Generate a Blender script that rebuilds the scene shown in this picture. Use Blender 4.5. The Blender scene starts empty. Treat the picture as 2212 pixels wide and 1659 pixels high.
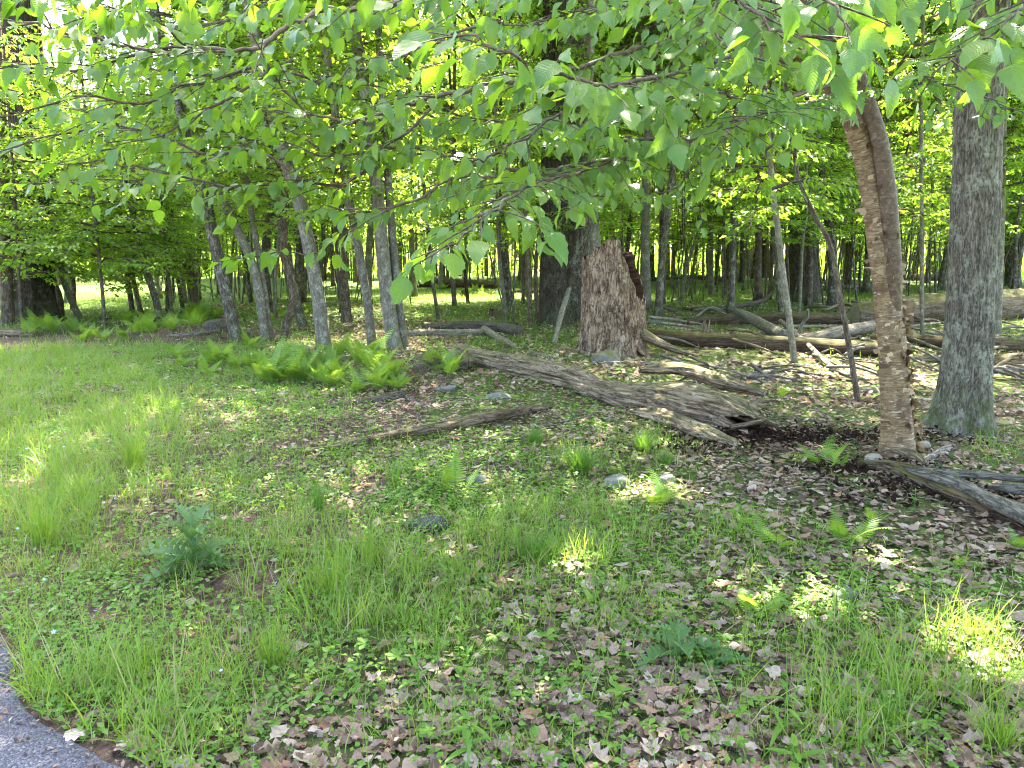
import bpy, math, random
import numpy as np
from mathutils import Vector, Matrix, Euler

# ------------------------------------------------------------------ camera, sky, sun, exposure
sc = bpy.context.scene
C = sc.collection
PITCH = math.radians(9.0)
HFOV = math.radians(67.0)
CAM = np.array([0.0, 0.0, 1.55])
cam_d = bpy.data.cameras.new('camera'); cam = bpy.data.objects.new('camera', cam_d); C.objects.link(cam)
cam_d.sensor_fit = 'HORIZONTAL'; cam_d.angle = HFOV; cam_d.clip_start = 0.05; cam_d.clip_end = 600
cam.location = CAM.tolist(); cam.rotation_euler = (math.pi/2 - PITCH, 0, 0)
sc.camera = cam

SUN_EL = math.radians(60); SUN_AZ = math.radians(14)      # azimuth from +Y (view direction) towards +X
S = np.array([math.sin(SUN_AZ)*math.cos(SUN_EL), math.cos(SUN_AZ)*math.cos(SUN_EL), math.sin(SUN_EL)])
world = bpy.data.worlds.new('World'); sc.world = world; world.use_nodes = True
wn = world.node_tree; wn.nodes.clear()
sky = wn.nodes.new('ShaderNodeTexSky'); sky.sky_type = 'NISHITA'; sky.sun_disc = False
sky.sun_elevation = SUN_EL; sky.sun_rotation = SUN_AZ; sky.air_density = 1.0; sky.dust_density = 3.5; sky.ozone_density = .6
bg = wn.nodes.new('ShaderNodeBackground'); bg.inputs['Strength'].default_value = 0.10
wo = wn.nodes.new('ShaderNodeOutputWorld')
wn.links.new(sky.outputs[0], bg.inputs[0]); wn.links.new(bg.outputs[0], wo.inputs[0])
sun_d = bpy.data.lights.new('sun', 'SUN'); sun_d.energy = 5.0; sun_d.angle = math.radians(0.53); sun_d.color = (1, .94, .83)
sun = bpy.data.objects.new('sun', sun_d); C.objects.link(sun)
sun.rotation_euler = Vector((-S).tolist()).to_track_quat('-Z', 'Y').to_euler(); sun.location = (0, 0, 40)
sc.view_settings.view_transform = 'Standard'; sc.view_settings.look = 'None'
sc.view_settings.exposure = 4.2; sc.view_settings.gamma = 1.0
cy = sc.cycles
cy.max_bounces = 6; cy.diffuse_bounces = 4; cy.glossy_bounces = 1; cy.transmission_bounces = 3; cy.transparent_max_bounces = 4
cy.caustics_reflective = False; cy.caustics_refractive = False; cy.sample_clamp_indirect = 10
cy.use_denoising = True; cy.use_light_tree = False; cy.adaptive_threshold = .02; cy.filter_width = 1.15

# ------------------------------------------------------------------ numpy helpers
def _hash(ix, iy, iz):
    h = (ix.astype(np.int64)*374761393 + iy.astype(np.int64)*668265263 + iz.astype(np.int64)*2147483647) & 0xffffffff
    h = ((h ^ (h >> 13))*1274126177) & 0xffffffff
    h = ((h ^ (h >> 16))*2246822519) & 0xffffffff
    return ((h ^ (h >> 15)) & 0xffffff)/float(0xffffff)
def vnoise(x, y, z=0.0):
    x, y, z = np.broadcast_arrays(np.asarray(x, float), np.asarray(y, float), np.asarray(z, float))
    fx, fy, fz = np.floor(x), np.floor(y), np.floor(z)
    ux, uy, uz = x-fx, y-fy, z-fz
    ux, uy, uz = ux*ux*(3-2*ux), uy*uy*(3-2*uy), uz*uz*(3-2*uz)
    r = 0
    for dx in (0, 1):
        for dy in (0, 1):
            for dz in (0, 1):
                w = (ux if dx else 1-ux)*(uy if dy else 1-uy)*(uz if dz else 1-uz)
                r = r + w*_hash(fx+dx, fy+dy, fz+dz)
    return r
def fbm(x, y, z=0.0, o=4):
    s = 0; a = .5; n = 0
    for i in range(o):
        f = 2.0**i
        s = s + a*vnoise(np.asarray(x)*f+i*17.3, np.asarray(y)*f+i*9.1, np.asarray(z)*f+i*5.7); n += a; a *= .5
    return s/n
def ridge(x, y, z=0.0): return 1-np.abs(2*vnoise(x, y, z)-1)
def hgt(x, y):
    x = np.asarray(x, float); y = np.asarray(y, float)
    d = np.sqrt(x*x+y*y)
    k = np.clip((d-2.5)/4, 0, 1)
    z = (fbm(x*.33+3, y*.33+8, o=3)-.5)*.22*k + (fbm(x*1.6, y*1.6, 4.0, o=3)-.5)*.09*np.clip((d-1.5)/3, .2, 1)
    z = z + np.clip((d-25)/40, 0, 1)*(fbm(x*.05, y*.05, 2.)-.5)*1.6
    z = z + .28*np.exp(-((x+6.6)**2/1.2+(y-15.8)**2/.8))          # root mound
    rx = x+2.05+ (y-2.6)*.62                                       # flatten towards the road
    z = np.where(rx < .9, z*np.clip(rx/.9, 0, 1), z)
    return z
FD = 1106/math.tan(HFOV/2)
cp, sp = math.cos(PITCH), math.sin(PITCH)
def pray(px, py):
    a = (np.asarray(px, float)-1106)/FD; b = (829.5-np.asarray(py, float))/FD
    return np.stack([a, cp+b*sp, -sp+b*cp], -1)
def at(px, py, d):
    """point seen at that place of the photograph, d metres ahead"""
    r = pray(px, py); return CAM + r*(np.asarray(d)/r[..., 1])[..., None]
def gp(px, py):
    """point of the ground"""
    r = pray(px, py); t = -CAM[2]/r[2]
    for _ in range(6):
        p = CAM+r*t; t = (hgt(p[0], p[1])-CAM[2])/r[2]
    p = CAM+r*t; return np.array([p[0], p[1], float(hgt(p[0], p[1]))])
def toPx(P):
    q = np.asarray(P)-CAM
    f = q[..., 1]*cp - q[..., 2]*sp; u = q[..., 1]*sp + q[..., 2]*cp
    f = np.maximum(f, 1e-3)
    return 1106+FD*q[..., 0]/f, 829.5-FD*u/f, f
def nrm(v): return v/np.maximum(np.linalg.norm(v, axis=-1, keepdims=True), 1e-9)
def basis(d, n):
    y = nrm(d); x = nrm(np.cross(y, n)); z = np.cross(x, y)
    return np.stack([x, y, z], -1)           # columns
def spline(pts, n):
    pts = np.asarray(pts, float); k = len(pts)
    P = np.vstack([2*pts[0]-pts[1], pts, 2*pts[-1]-pts[-2]])
    t = np.linspace(0, k-1, n); i = np.minimum(t.astype(int), k-2); u = (t-i)[:, None]
    p0, p1, p2, p3 = P[i], P[i+1], P[i+2], P[i+3]
    return .5*((2*p1)+(-p0+p2)*u+(2*p0-5*p1+4*p2-p3)*u*u+(-p0+3*p1-3*p2+p3)*u**3)

class MB:
    def __init__(s): s.V = []; s.F = []; s.A = []; s.M = []; s.n = 0
    def add(s, V, F, A=None, mi=0):
        V = np.asarray(V, float).reshape(-1, 3); F = np.asarray(F, int).reshape(-1, 3)
        if A is None: A = np.zeros_like(V)
        s.V.append(V); s.F.append(F+s.n); s.A.append(np.asarray(A, float).reshape(-1, 3)); s.M.append(np.full(len(F), mi)); s.n += len(V)
    def mesh(s, name, mats, smooth=True):
        V = np.concatenate(s.V); F = np.concatenate(s.F); A = np.concatenate(s.A); M = np.concatenate(s.M)
        me = bpy.data.meshes.new(name)
        me.vertices.add(len(V)); me.vertices.foreach_set('co', V.astype(np.float32).ravel())
        me.loops.add(F.size); me.loops.foreach_set('vertex_index', F.astype(np.int32).ravel())
        me.polygons.add(len(F)); me.polygons.foreach_set('loop_start', np.arange(0, F.size, 3, dtype=np.int32))
        me.polygons.foreach_set('material_index', M.astype(np.int32))
        me.polygons.foreach_set('use_smooth', np.full(len(F), smooth, bool))
        a = me.attributes.new('bc', 'FLOAT_VECTOR', 'POINT'); a.data.foreach_set('vector', A.astype(np.float32).ravel())
        for m in (mats if isinstance(mats, (list, tuple)) else [mats]): me.materials.append(m)
        me.update(calc_edges=True)
        return me
    def build(s, name, mats, parent=None, smooth=True): return ob(name, s.mesh(name, mats, smooth), parent)
def ob(name, me, parent=None, loc=None, rot=None, scale=None):
    o = bpy.data.objects.new(name, me); C.objects.link(o)
    if parent is not None: o.parent = parent
    if loc is not None: o.location = [float(v) for v in loc]
    if rot is not None: o.rotation_euler = rot
    if scale is not None: o.scale = scale
    return o
def tag(o, label, cat, group=None, kind=None):
    if label: o['label'] = label
    if cat: o['category'] = cat
    if group: o['group'] = group
    if kind: o['kind'] = kind
    return o
def thing(name, label, cat, loc=(0, 0, 0), rz=0, group=None):
    o = ob(name, None, None, loc, (0, 0, rz)); o.empty_display_size = .1
    return tag(o, label, cat, group)
def tube(pts, rad, nseg=8, disp=None, caps=True, s0=0.0):
    """pts (k,3), rad (k,): V, F, bc.  disp(bc) is added to the radius"""
    pts = np.asarray(pts, float); k = len(pts); rad = np.broadcast_to(np.asarray(rad, float), (k,))
    T = nrm(np.gradient(pts, axis=0))
    N = np.zeros((k, 3)); a = np.array([0, 0, 1.]) if abs(T[0][2]) < .8 else np.array([0, 1., 0])
    N[0] = nrm(np.cross(T[0], np.cross(a, T[0])))
    for i in range(1, k):
        v = N[i-1]-T[i]*np.dot(N[i-1], T[i]); N[i] = v/max(np.linalg.norm(v), 1e-9)
    B = np.cross(T, N)
    s = s0+np.concatenate([[0], np.cumsum(np.linalg.norm(np.diff(pts, axis=0), axis=1))])
    th = np.linspace(0, 2*np.pi, nseg, endpoint=False)
    ct, st = np.cos(th), np.sin(th)
    bc = np.stack([rad[:, None]*ct, rad[:, None]*st, np.repeat(s[:, None], nseg, 1)], -1)
    r = np.repeat(rad[:, None], nseg, 1)
    if disp is not None: r = r+disp(bc[..., 0], bc[..., 1], bc[..., 2])
    V = pts[:, None]+r[..., None]*(ct[None, :, None]*N[:, None]+st[None, :, None]*B[:, None])
    F = grid_faces(k, nseg)
    V = V.reshape(-1, 3); bc = bc.reshape(-1, 3)
    if caps:
        n0 = len(V)
        V = np.vstack([V, pts[0], pts[-1]]); bc = np.vstack([bc, [0, 0, s[0]], [0, 0, s[-1]]])
        j = np.arange(nseg); j2 = (j+1) % nseg
        F = np.vstack([F, np.stack([np.full(nseg, n0), j2, j], -1), np.stack([np.full(nseg, n0+1), (k-1)*nseg+j, (k-1)*nseg+j2], -1)])
    return V, F, bc
def grid_faces(k, n, wrap=True):
    i = np.arange(k-1)[:, None]; j = np.arange(n if wrap else n-1)[None]
    j2 = (j+1) % n
    a = (i*n+j).ravel(); b = (i*n+j2).ravel(); c = ((i+1)*n+j2).ravel(); d = ((i+1)*n+j).ravel()
    return np.vstack([np.stack([a, b, c], -1), np.stack([a, c, d], -1)])
def scatter(T, pos, R, scale, rng):
    """template (V,F,A) copied to pos with rotation matrices R (columns) and scales; A.z becomes a number per copy"""
    TV, TF, TA = T; k = len(pos); n = len(TV)
    sc_ = np.asarray(scale, float); sc_ = sc_[:, None, None] if sc_.ndim == 1 else sc_[:, None, :]
    V = np.einsum('kij,knj->kni', R, TV[None]*sc_)+pos[:, None]
    A = np.repeat(TA[None], k, 0).copy(); A[..., 2] = rng.random(k)[:, None]
    F = TF[None]+(np.arange(k)*n)[:, None, None]
    return V.reshape(-1, 3), F.reshape(-1, 3), A.reshape(-1, 3)

def rotz(a, tilt, rng):
    n = len(a); up = np.array([0, 0, 1.])+np.column_stack([rng.normal(0, tilt, n), rng.normal(0, tilt, n), np.zeros(n)])
    x = np.column_stack([np.cos(a), np.sin(a), np.zeros(n)]); z = nrm(up); y = nrm(np.cross(z, x)); x = np.cross(y, z)
    return np.stack([x, y, z], -1)
# ------------------------------------------------------------------ materials
class NT:
    def __init__(s, name):
        s.m = bpy.data.materials.new(name); s.m.use_nodes = True; s.t = s.m.node_tree; s.t.nodes.clear()
        s.out = s.n('OutputMaterial')
    def n(s, t, **kw):
        nd = s.t.nodes.new('ShaderNode'+t)
        for k, v in kw.items(): setattr(nd, k, v)
        return nd
    def l(s, a, b): s.t.links.new(a, b)
    def bc(s, scale):
        a = s.n('Attribute', attribute_name='bc'); mp = s.n('Mapping'); mp.inputs['Scale'].default_value = scale
        s.l(a.outputs['Vector'], mp.inputs['Vector']); return mp.outputs[0]
    def geo(s, scale):
        a = s.n('NewGeometry'); mp = s.n('Mapping'); mp.inputs['Scale'].default_value = scale
        s.l(a.outputs['Position'], mp.inputs['Vector']); return mp.outputs[0]
    def noise(s, vec, scale=1, detail=4, rough=.6, dist=0):
        t = s.n('TexNoise'); t.inputs['Scale'].default_value = scale; t.inputs['Detail'].default_value = detail
        t.inputs['Roughness'].default_value = rough; t.inputs['Distortion'].default_value = dist
        s.l(vec, t.inputs['Vector']); return t.outputs['Fac']
    def vor(s, vec, scale=1, feature='F1', out='Distance'):
        t = s.n('TexVoronoi', feature=feature); t.inputs['Scale'].default_value = scale; s.l(vec, t.inputs['Vector']); return t.outputs[out]
    def ramp(s, fac, stops, interp='LINEAR'):
        r = s.n('ValToRGB'); e = r.color_ramp; e.interpolation = interp
        while len(e.elements) < len(stops): e.elements.new(.5)
        for el, (p, c) in zip(e.elements, stops):
            el.position = p; el.color = (*c, 1) if len(c) == 3 else c
        s.l(fac, r.inputs[0]); return r.outputs[0]
    def g(s, fac, a, b): return s.ramp(fac, [(a, (0, 0, 0)), (b, (1, 1, 1))])
    def mix(s, fac, a, b, mode='MIX'):
        m = s.n('Mix', data_type='RGBA', blend_type=mode)
        for v, i in ((fac, m.inputs[0]), (a, m.inputs[6]), (b, m.inputs[7])):
            if hasattr(v, 'is_output'): s.l(v, i)
            elif isinstance(v, (int, float)): i.default_value = v
            else: i.default_value = (*v, 1)
        return m.outputs[2]
    def math(s, op, a, b=0.0):
        m = s.n('Math', operation=op)
        for v, i in ((a, m.inputs[0]), (b, m.inputs[1])):
            if hasattr(v, 'is_output'): s.l(v, i)
            else: i.default_value = v
        return m.outputs[0]
    def bump(s, h, strength, dist):
        b = s.n('Bump'); b.inputs['Strength'].default_value = strength; b.inputs['Distance'].default_value = dist
        s.l(h, b.inputs['Height']); return b.outputs[0]
    def bsdf(s, col, rough=.85, normal=None, spec=.25):
        p = s.n('BsdfPrincipled'); p.inputs['Roughness'].default_value = rough; p.inputs['Specular IOR Level'].default_value = spec
        if hasattr(col, 'is_output'): s.l(col, p.inputs['Base Color'])
        else: p.inputs['Base Color'].default_value = (*col, 1)
        if normal is not None: s.l(normal, p.inputs['Normal'])
        s.l(p.outputs[0], s.out.inputs[0]); return p
    def rnd(s): return s.n('ObjectInfo').outputs['Random']

def leaf_mat(name, lo, hi, tlo, thi, rough=.4, spec=.4, trans=.5, vein=0):
    t = NT(name)
    a = t.n('Attribute', attribute_name='bc'); sx = t.n('SeparateXYZ'); t.l(a.outputs['Vector'], sx.inputs[0])
    f = t.math('FRACT', t.math('ADD', sx.outputs[2], t.rnd()))
    col = t.mix(f, lo, hi); tc = t.mix(f, tlo, thi)
    nm = None
    if vein:
        # side veins: chevrons in the leaf's own coordinates (x across, y along)
        h = t.math('SINE', t.math('MULTIPLY', t.math('SUBTRACT', sx.outputs[1], t.math('MULTIPLY', t.math('ABSOLUTE', sx.outputs[0]), .55)), 80.0))
        nm = t.bump(h, .35, .0007)
        hv = t.ramp(t.math('ABSOLUTE', sx.outputs[0]), [(0, (1, 1, 1)), (.035, (0, 0, 0))])
        col = t.mix(t.math('MULTIPLY', hv, .45), col, (.17, .27, .06))
        col = t.mix(t.math('MULTIPLY', t.g(h, .8, 1), .12), col, (.14, .24, .06))
    p = t.bsdf(col, rough, nm, spec)
    tr = t.n('BsdfTranslucent'); t.l(tc, tr.inputs[0])
    if nm is not None: t.l(nm, tr.inputs['Normal'])
    mx = t.n('MixShader'); mx.inputs[0].default_value = trans
    t.l(p.outputs[0], mx.inputs[1]); t.l(tr.outputs[0], mx.inputs[2]); t.l(mx.outputs[0], t.out.inputs[0])
    return t.m
M = {}
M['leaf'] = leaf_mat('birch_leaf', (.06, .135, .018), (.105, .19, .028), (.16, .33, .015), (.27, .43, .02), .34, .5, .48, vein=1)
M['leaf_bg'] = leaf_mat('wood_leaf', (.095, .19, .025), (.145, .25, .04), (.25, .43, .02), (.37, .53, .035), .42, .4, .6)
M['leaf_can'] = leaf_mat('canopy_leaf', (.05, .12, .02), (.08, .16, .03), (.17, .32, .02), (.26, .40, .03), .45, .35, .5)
M['fern'] = leaf_mat('fern_leaf', (.105, .20, .025), (.16, .26, .04), (.25, .40, .025), (.34, .47, .04), .5, .3, .45)
M['grass'] = leaf_mat('grass_blade', (.085, .185, .018), (.165, .265, .035), (.23, .38, .02), (.35, .46, .045), .45, .35, .4)
M['sedge'] = leaf_mat('sedge_blade', (.05, .13, .018), (.09, .19, .025), (.13, .28, .02), (.2, .34, .03), .42, .4, .4)
M['herb'] = leaf_mat('herb_leaf', (.085, .19, .025), (.15, .26, .035), (.18, .36, .03), (.26, .42, .04), .5, .3, .4)
M['thistle'] = leaf_mat('thistle_leaf', (.075, .155, .045), (.105, .195, .06), (.14, .27, .05), (.18, .3, .06), .55, .3, .35)
M['straw'] = leaf_mat('dry_grass', (.30, .22, .12), (.42, .33, .19), (.3, .22, .12), (.4, .3, .16), .7, .2, .3)

def dead_leaf_mat():
    t = NT('dead_leaf')
    a = t.n('Attribute', attribute_name='bc'); sx = t.n('SeparateXYZ'); t.l(a.outputs['Vector'], sx.inputs[0])
    f = t.math('FRACT', t.math('ADD', sx.outputs[2], t.rnd()))
    col = t.ramp(f, [(0, (.055, .032, .021)), (.15, (.14, .085, .057)), (.4, (.22, .145, .10)), (.66, (.32, .23, .168)), (.80, (.26, .135, .07)), (.86, (.34, .25, .178)), (1, (.45, .355, .27))])
    nz = t.noise(t.geo((60, 60, 60)), 1, 3)
    col = t.mix(t.math('MULTIPLY', t.g(nz, .45, .75), .5), col, (.15, .098, .068))
    p = t.bsdf(col, .7, None, .25)
    tr = t.n('BsdfTranslucent'); t.l(col, tr.inputs[0])
    mx = t.n('MixShader'); mx.inputs[0].default_value = .2
    t.l(p.outputs[0], mx.inputs[1]); t.l(tr.outputs[0], mx.inputs[2]); t.l(mx.outputs[0], t.out.inputs[0])
    return t.m
M['dead'] = dead_leaf_mat()

def bark_mat(name, dark, mid, light, fx=40, fz=6, lich=(.34, .38, .30), lamt=.35, bump=.7, moss=0.0, bdist=.012, crack=.75):
    t = NT(name)
    v = t.bc((fx, fx, fz))
    n1 = t.noise(v, 1, 5, .65, .3)
    n2 = t.noise(t.bc((fx*3, fx*3, fz*2.5)), 1, 3, .6)
    h = t.math('ADD', t.math('MULTIPLY', n1, .75), t.math('MULTIPLY', n2, .25))
    col = t.ramp(h, [(.3, dark), (.5, mid), (.7, light)])
    rr = t.n('MapRange'); rr.inputs[3].default_value = .75; rr.inputs[4].default_value = 1.25; t.l(t.rnd(), rr.inputs[0])
    col = t.mix(1.0, col, rr.outputs[0], 'MULTIPLY')
    ck = t.math('ABSOLUTE', t.math('SUBTRACT', t.noise(t.bc((fx*.7, fx*.7, fz*.8)), 1, 4, .6, .5), .5))
    cf = t.ramp(ck, [(.0, (1, 1, 1)), (.055, (0, 0, 0))])
    col = t.mix(t.math('MULTIPLY', cf, crack), col, tuple(.35*c for c in dark))
    h = t.math('SUBTRACT', h, t.math('MULTIPLY', cf, .35*crack))
    ln = t.noise(t.bc((7, 7, 5)), 1, 6, .7)
    ln2 = t.noise(t.bc((45, 45, 30)), 1, 3, .6)
    lf = t.math('MULTIPLY', t.g(ln, .5, .62), t.g(ln2, .38, .55))
    col = t.mix(t.math('MULTIPLY', lf, lamt*2), col, lich)
    if moss:
        g = t.n('NewGeometry'); s = t.n('SeparateXYZ'); t.l(g.outputs['Position'], s.inputs[0])
        mf = t.math('MULTIPLY', t.ramp(s.outputs[2], [(.05, (1, 1, 1)), (.55, (0, 0, 0))]), t.g(t.noise(t.bc((9, 9, 6)), 1, 5), .38, .6))
        col = t.mix(t.math('MULTIPLY', mf, moss), col, (.06, .08, .02))
    t.bsdf(col, .9, t.bump(h, bump, bdist), .15)
    return t.m
M['bark_grey'] = bark_mat('pale_grey_bark', (.06, .053, .038), (.125, .113, .083), (.215, .20, .155), 30, 14, (.30, .29, .23), .45, .7, .35, crack=.3)
M['bark_brown'] = bark_mat('brown_bark', (.035, .024, .016), (.10, .072, .05), (.19, .145, .105), 40, 8, (.32, .33, .26), .2, .8)
M['bark_dark'] = bark_mat('dark_furrowed_bark', (.014, .011, .008), (.052, .041, .028), (.12, .098, .072), 26, 5, (.15, .16, .11), .2, 1, .7, .03)
M['bark_oak'] = bark_mat('grey_ridged_oak_bark', (.034, .028, .02), (.14, .12, .088), (.29, .26, .205), 48, 9, (.27, .27, .195), .4, .9, .9)
M['bark_mid'] = bark_mat('wood_bark', (.022, .017, .011), (.078, .064, .045), (.155, .133, .10), 38, 8, (.34, .36, .28), .3, .8, .5)
M['twig'] = bark_mat('twig_bark', (.05, .035, .025), (.10, .07, .05), (.17, .125, .09), 120, 40, (.3, .3, .25), .15, .4)

def birch_mat():
    t = NT('yellow_birch_bark')
    wob = t.noise(t.bc((8, 8, 9)), 1, 3)
    v = t.bc((11, 11, 62))
    n1 = t.noise(v, 1, 5, .7, 1.2)
    col = t.ramp(n1, [(.30, (.035, .02, .009)), (.42, (.10, .06, .027)), (.54, (.19, .125, .06)), (.72, (.34, .25, .14))])
    big = t.noise(t.bc((6, 6, 4)), 1, 5, .65)
    col = t.mix(t.math('MULTIPLY', t.g(big, .52, .6), .75), col, (.07, .036, .016))
    strip = t.noise(t.bc((22, 22, 200)), 1, 2)
    col = t.mix(t.math('MULTIPLY', t.g(strip, .6, .68), .7), col, (.10, .06, .035))
    pale = t.noise(t.bc((16, 16, 45)), 1, 3)
    col = t.mix(t.math('MULTIPLY', t.g(pale, .6, .7), .7), col, (.46, .39, .29))
    t.bsdf(col, .55, t.bump(t.math('ADD', n1, t.math('MULTIPLY', big, .6)), .4, .004), .35)
    return t.m
M['birch'] = birch_mat()
def stem_mat():
    t = NT('birch_limb_bark')
    n1 = t.noise(t.bc((18, 18, 26)), 1, 5, .7, 1.)
    col = t.ramp(n1, [(.3, (.035, .022, .013)), (.55, (.10, .066, .038)), (.75, (.24, .175, .11))])
    t.bsdf(col, .6, t.bump(n1, .3, .004), .3); return t.m
M['birch_limb'] = stem_mat()
def peel_mat():
    t = NT('peeling_birch_bark')
    a = t.n('Attribute', attribute_name='bc'); sx = t.n('SeparateXYZ'); t.l(a.outputs['Vector'], sx.inputs[0])
    col = t.ramp(sx.outputs[2], [(0, (.06, .032, .014)), (.6, (.20, .125, .058)), (1, (.46, .35, .21))])
    t.bsdf(col, .6, None, .3); return t.m
M['peel'] = peel_mat()
def wood_mat(name, stops, f=60, fl=3.5, moss=0., mosscol=(.10, .12, .02), rot=0., bump=.9):
    t = NT(name)
    v = t.bc((f, f, fl)); n1 = t.noise(v, 1, 6, .7, .6)
    n2 = t.noise(t.bc((f*.25, f*.25, fl*.6)), 1, 4, .6)
    h = t.math('ADD', t.math('MULTIPLY', n1, .6), t.math('MULTIPLY', n2, .4))
    ck = t.math('ABSOLUTE', t.math('SUBTRACT', t.noise(t.bc((f*.45, f*.45, fl*.9)), 1, 5, .65, .7), .5))
    cf = t.ramp(ck, [(.0, (1, 1, 1)), (.05, (0, 0, 0))])
    col = t.ramp(h, stops)
    col = t.mix(t.math('MULTIPLY', cf, .85), col, tuple(.5*c for c in stops[0][1]))
    h = t.math('SUBTRACT', h, t.math('MULTIPLY', cf, .4))
    rr = t.n('MapRange'); rr.inputs[3].default_value = .8; rr.inputs[4].default_value = 1.2; t.l(t.rnd(), rr.inputs[0])
    col = t.mix(1.0, col, rr.outputs[0], 'MULTIPLY')
    if rot:
        rn = t.noise(t.bc((9, 9, 4)), 1, 5, .7)
        col = t.mix(t.math('MULTIPLY', t.g(rn, .5, .64), rot), col, (.12, .058, .03))
    if moss:
        g = t.n('NewGeometry'); s = t.n('SeparateXYZ'); t.l(g.outputs['Normal'], s.inputs[0])
        mf = t.math('MULTIPLY', t.ramp(s.outputs[2], [(.2, (0, 0, 0)), (.75, (1, 1, 1))]), t.g(t.noise(t.geo((5, 5, 5)), 1, 6, .7), .36, .56))
        col = t.mix(t.math('MULTIPLY', mf, moss), col, mosscol)
    t.bsdf(col, .9, t.bump(h, bump, .012), .15); return t.m
M['log'] = wood_mat('weathered_log_wood', [(.35, (.02, .014, .009)), (.44, (.12, .085, .055)), (.55, (.25, .19, .125)), (.69, (.43, .355, .255))], 60, 3.5, .35, rot=.35)
M['log_red'] = wood_mat('rotten_red_log_wood', [(.33, (.010, .006, .004)), (.45, (.045, .029, .019)), (.58, (.105, .072, .05)), (.74, (.235, .19, .148))], 50, 3, .35, rot=.5)
M['log_moss'] = wood_mat('mossy_log_wood', [(.28, (.04, .03, .02)), (.45, (.13, .095, .065)), (.62, (.24, .19, .14)), (.76, (.36, .30, .23))], 40, 3, .95, (.065, .07, .010), rot=.4)
M['log_grey'] = wood_mat('grey_stick_wood', [(.28, (.06, .05, .04)), (.5, (.16, .14, .112)), (.72, (.31, .28, .24))], 70, 6, .1)
M['log_dark'] = wood_mat('dark_branch_wood', [(.28, (.03, .024, .02)), (.5, (.10, .08, .065)), (.72, (.21, .18, .15))], 60, 6, .25)
M['log_pale'] = wood_mat('pale_bare_wood', [(.28, (.08, .062, .045)), (.5, (.20, .17, .13)), (.72, (.36, .32, .26))], 60, 5, 0)
M['stump'] = wood_mat('weathered_stump_wood', [(.37, (.022, .013, .008)), (.44, (.125, .08, .05)), (.53, (.26, .185, .122)), (.66, (.43, .335, .235))], 30, 6, 0, rot=.4, bump=1)
M['stump_in'] = wood_mat('rotten_heartwood', [(.3, (.012, .006, .004)), (.55, (.05, .022, .013)), (.75, (.12, .06, .036))], 40, 3)
def cut_mat():
    t = NT('sawn_log_end'); a = t.n('Attribute', attribute_name='bc'); vm = t.n('VectorMath', operation='LENGTH'); t.l(a.outputs['Vector'], vm.inputs[0])
    w = t.math('SINE', t.math('MULTIPLY', vm.outputs['Value'], 160))
    col = t.mix(t.g(w, -.2, 1), (.20, .165, .12), (.33, .28, .21))
    nz = t.noise(t.geo((14, 14, 14)), 1, 4); col = t.mix(t.math('MULTIPLY', t.g(nz, .45, .7), .7), col, (.13, .11, .08))
    t.bsdf(col, .9, None, .1); return t.m
M['cut'] = cut_mat()
def rock_mat(name, a, b, moss=0., mc=(.10, .12, .02)):
    t = NT(name); n1 = t.noise(t.geo((9, 9, 9)), 1, 6, .7); n2 = t.noise(t.geo((70, 70, 70)), 1, 3)
    col = t.mix(t.g(n1, .35, .65), a, b); col = t.mix(t.math('MULTIPLY', t.g(n2, .5, .7), .4), col, tuple(min(1, 1.5*c) for c in b))
    if moss:
        g = t.n('NewGeometry'); s = t.n('SeparateXYZ'); t.l(g.outputs['Normal'], s.inputs[0])
        mf = t.math('MULTIPLY', t.ramp(s.outputs[2], [(.0, (0, 0, 0)), (.5, (1, 1, 1))]), t.g(t.noise(t.geo((12, 12, 12)), 1, 5), .4, .55))
        col = t.mix(t.math('MULTIPLY', mf, moss), col, mc)
    t.bsdf(col, .9, t.bump(t.math('ADD', n1, t.math('MULTIPLY', n2, .3)), .7, .01), .2); return t.m
M['rock'] = rock_mat('grey_stone', (.075, .074, .062), (.15, .148, .125))
M['rock_dark'] = rock_mat('dark_stone', (.025, .026, .026), (.055, .056, .056))
M['rock_moss'] = rock_mat('mossy_stone', (.09, .09, .075), (.19, .185, .155), .9, (.11, .10, .02))
M['rock_pale'] = rock_mat('pale_stone', (.18, .155, .12), (.30, .265, .21))
M['rock_moss2'] = rock_mat('yellow_mossy_stone', (.12, .12, .09), (.20, .19, .14), 1., (.19, .19, .025))

def ground_mat():
    t = NT('forest_soil')
    n1 = t.noise(t.geo((.8, .8, .8)), 1, 6, .65); n2 = t.noise(t.geo((22, 22, 22)), 1, 5, .7); n3 = t.noise(t.geo((90, 90, 90)), 1, 3, .6)
    soil = t.ramp(n2, [(.3, (.035, .022, .015)), (.5, (.095, .062, .042)), (.66, (.18, .125, .085)), (.8, (.30, .22, .15))])
    grn = t.ramp(n2, [(.3, (.035, .055, .012)), (.55, (.075, .115, .022)), (.75, (.13, .16, .045))])
    g = t.n('NewGeometry'); s = t.n('SeparateXYZ'); t.l(g.outputs['Position'], s.inputs[0])
    # moss and turf: everywhere far off, in patches near by, most on the left
    far = t.math('MULTIPLY', t.g(t.math('DIVIDE', s.outputs[1], 40.0), .34, .5), .62)
    left = t.math('MULTIPLY', t.g(t.math('DIVIDE', t.math('ADD', s.outputs[0], 9.0), 18.0), .45, .36), .42)
    f = t.math('ADD', t.math('ADD', far, left), t.math('SUBTRACT', n1, .62))
    col = t.mix(t.g(f, .1, .35), soil, grn)
    t.bsdf(col, .95, t.bump(t.math('ADD', n2, t.math('MULTIPLY', n3, .5)), .9, .03), .1); return t.m
M['ground'] = ground_mat()
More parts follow.
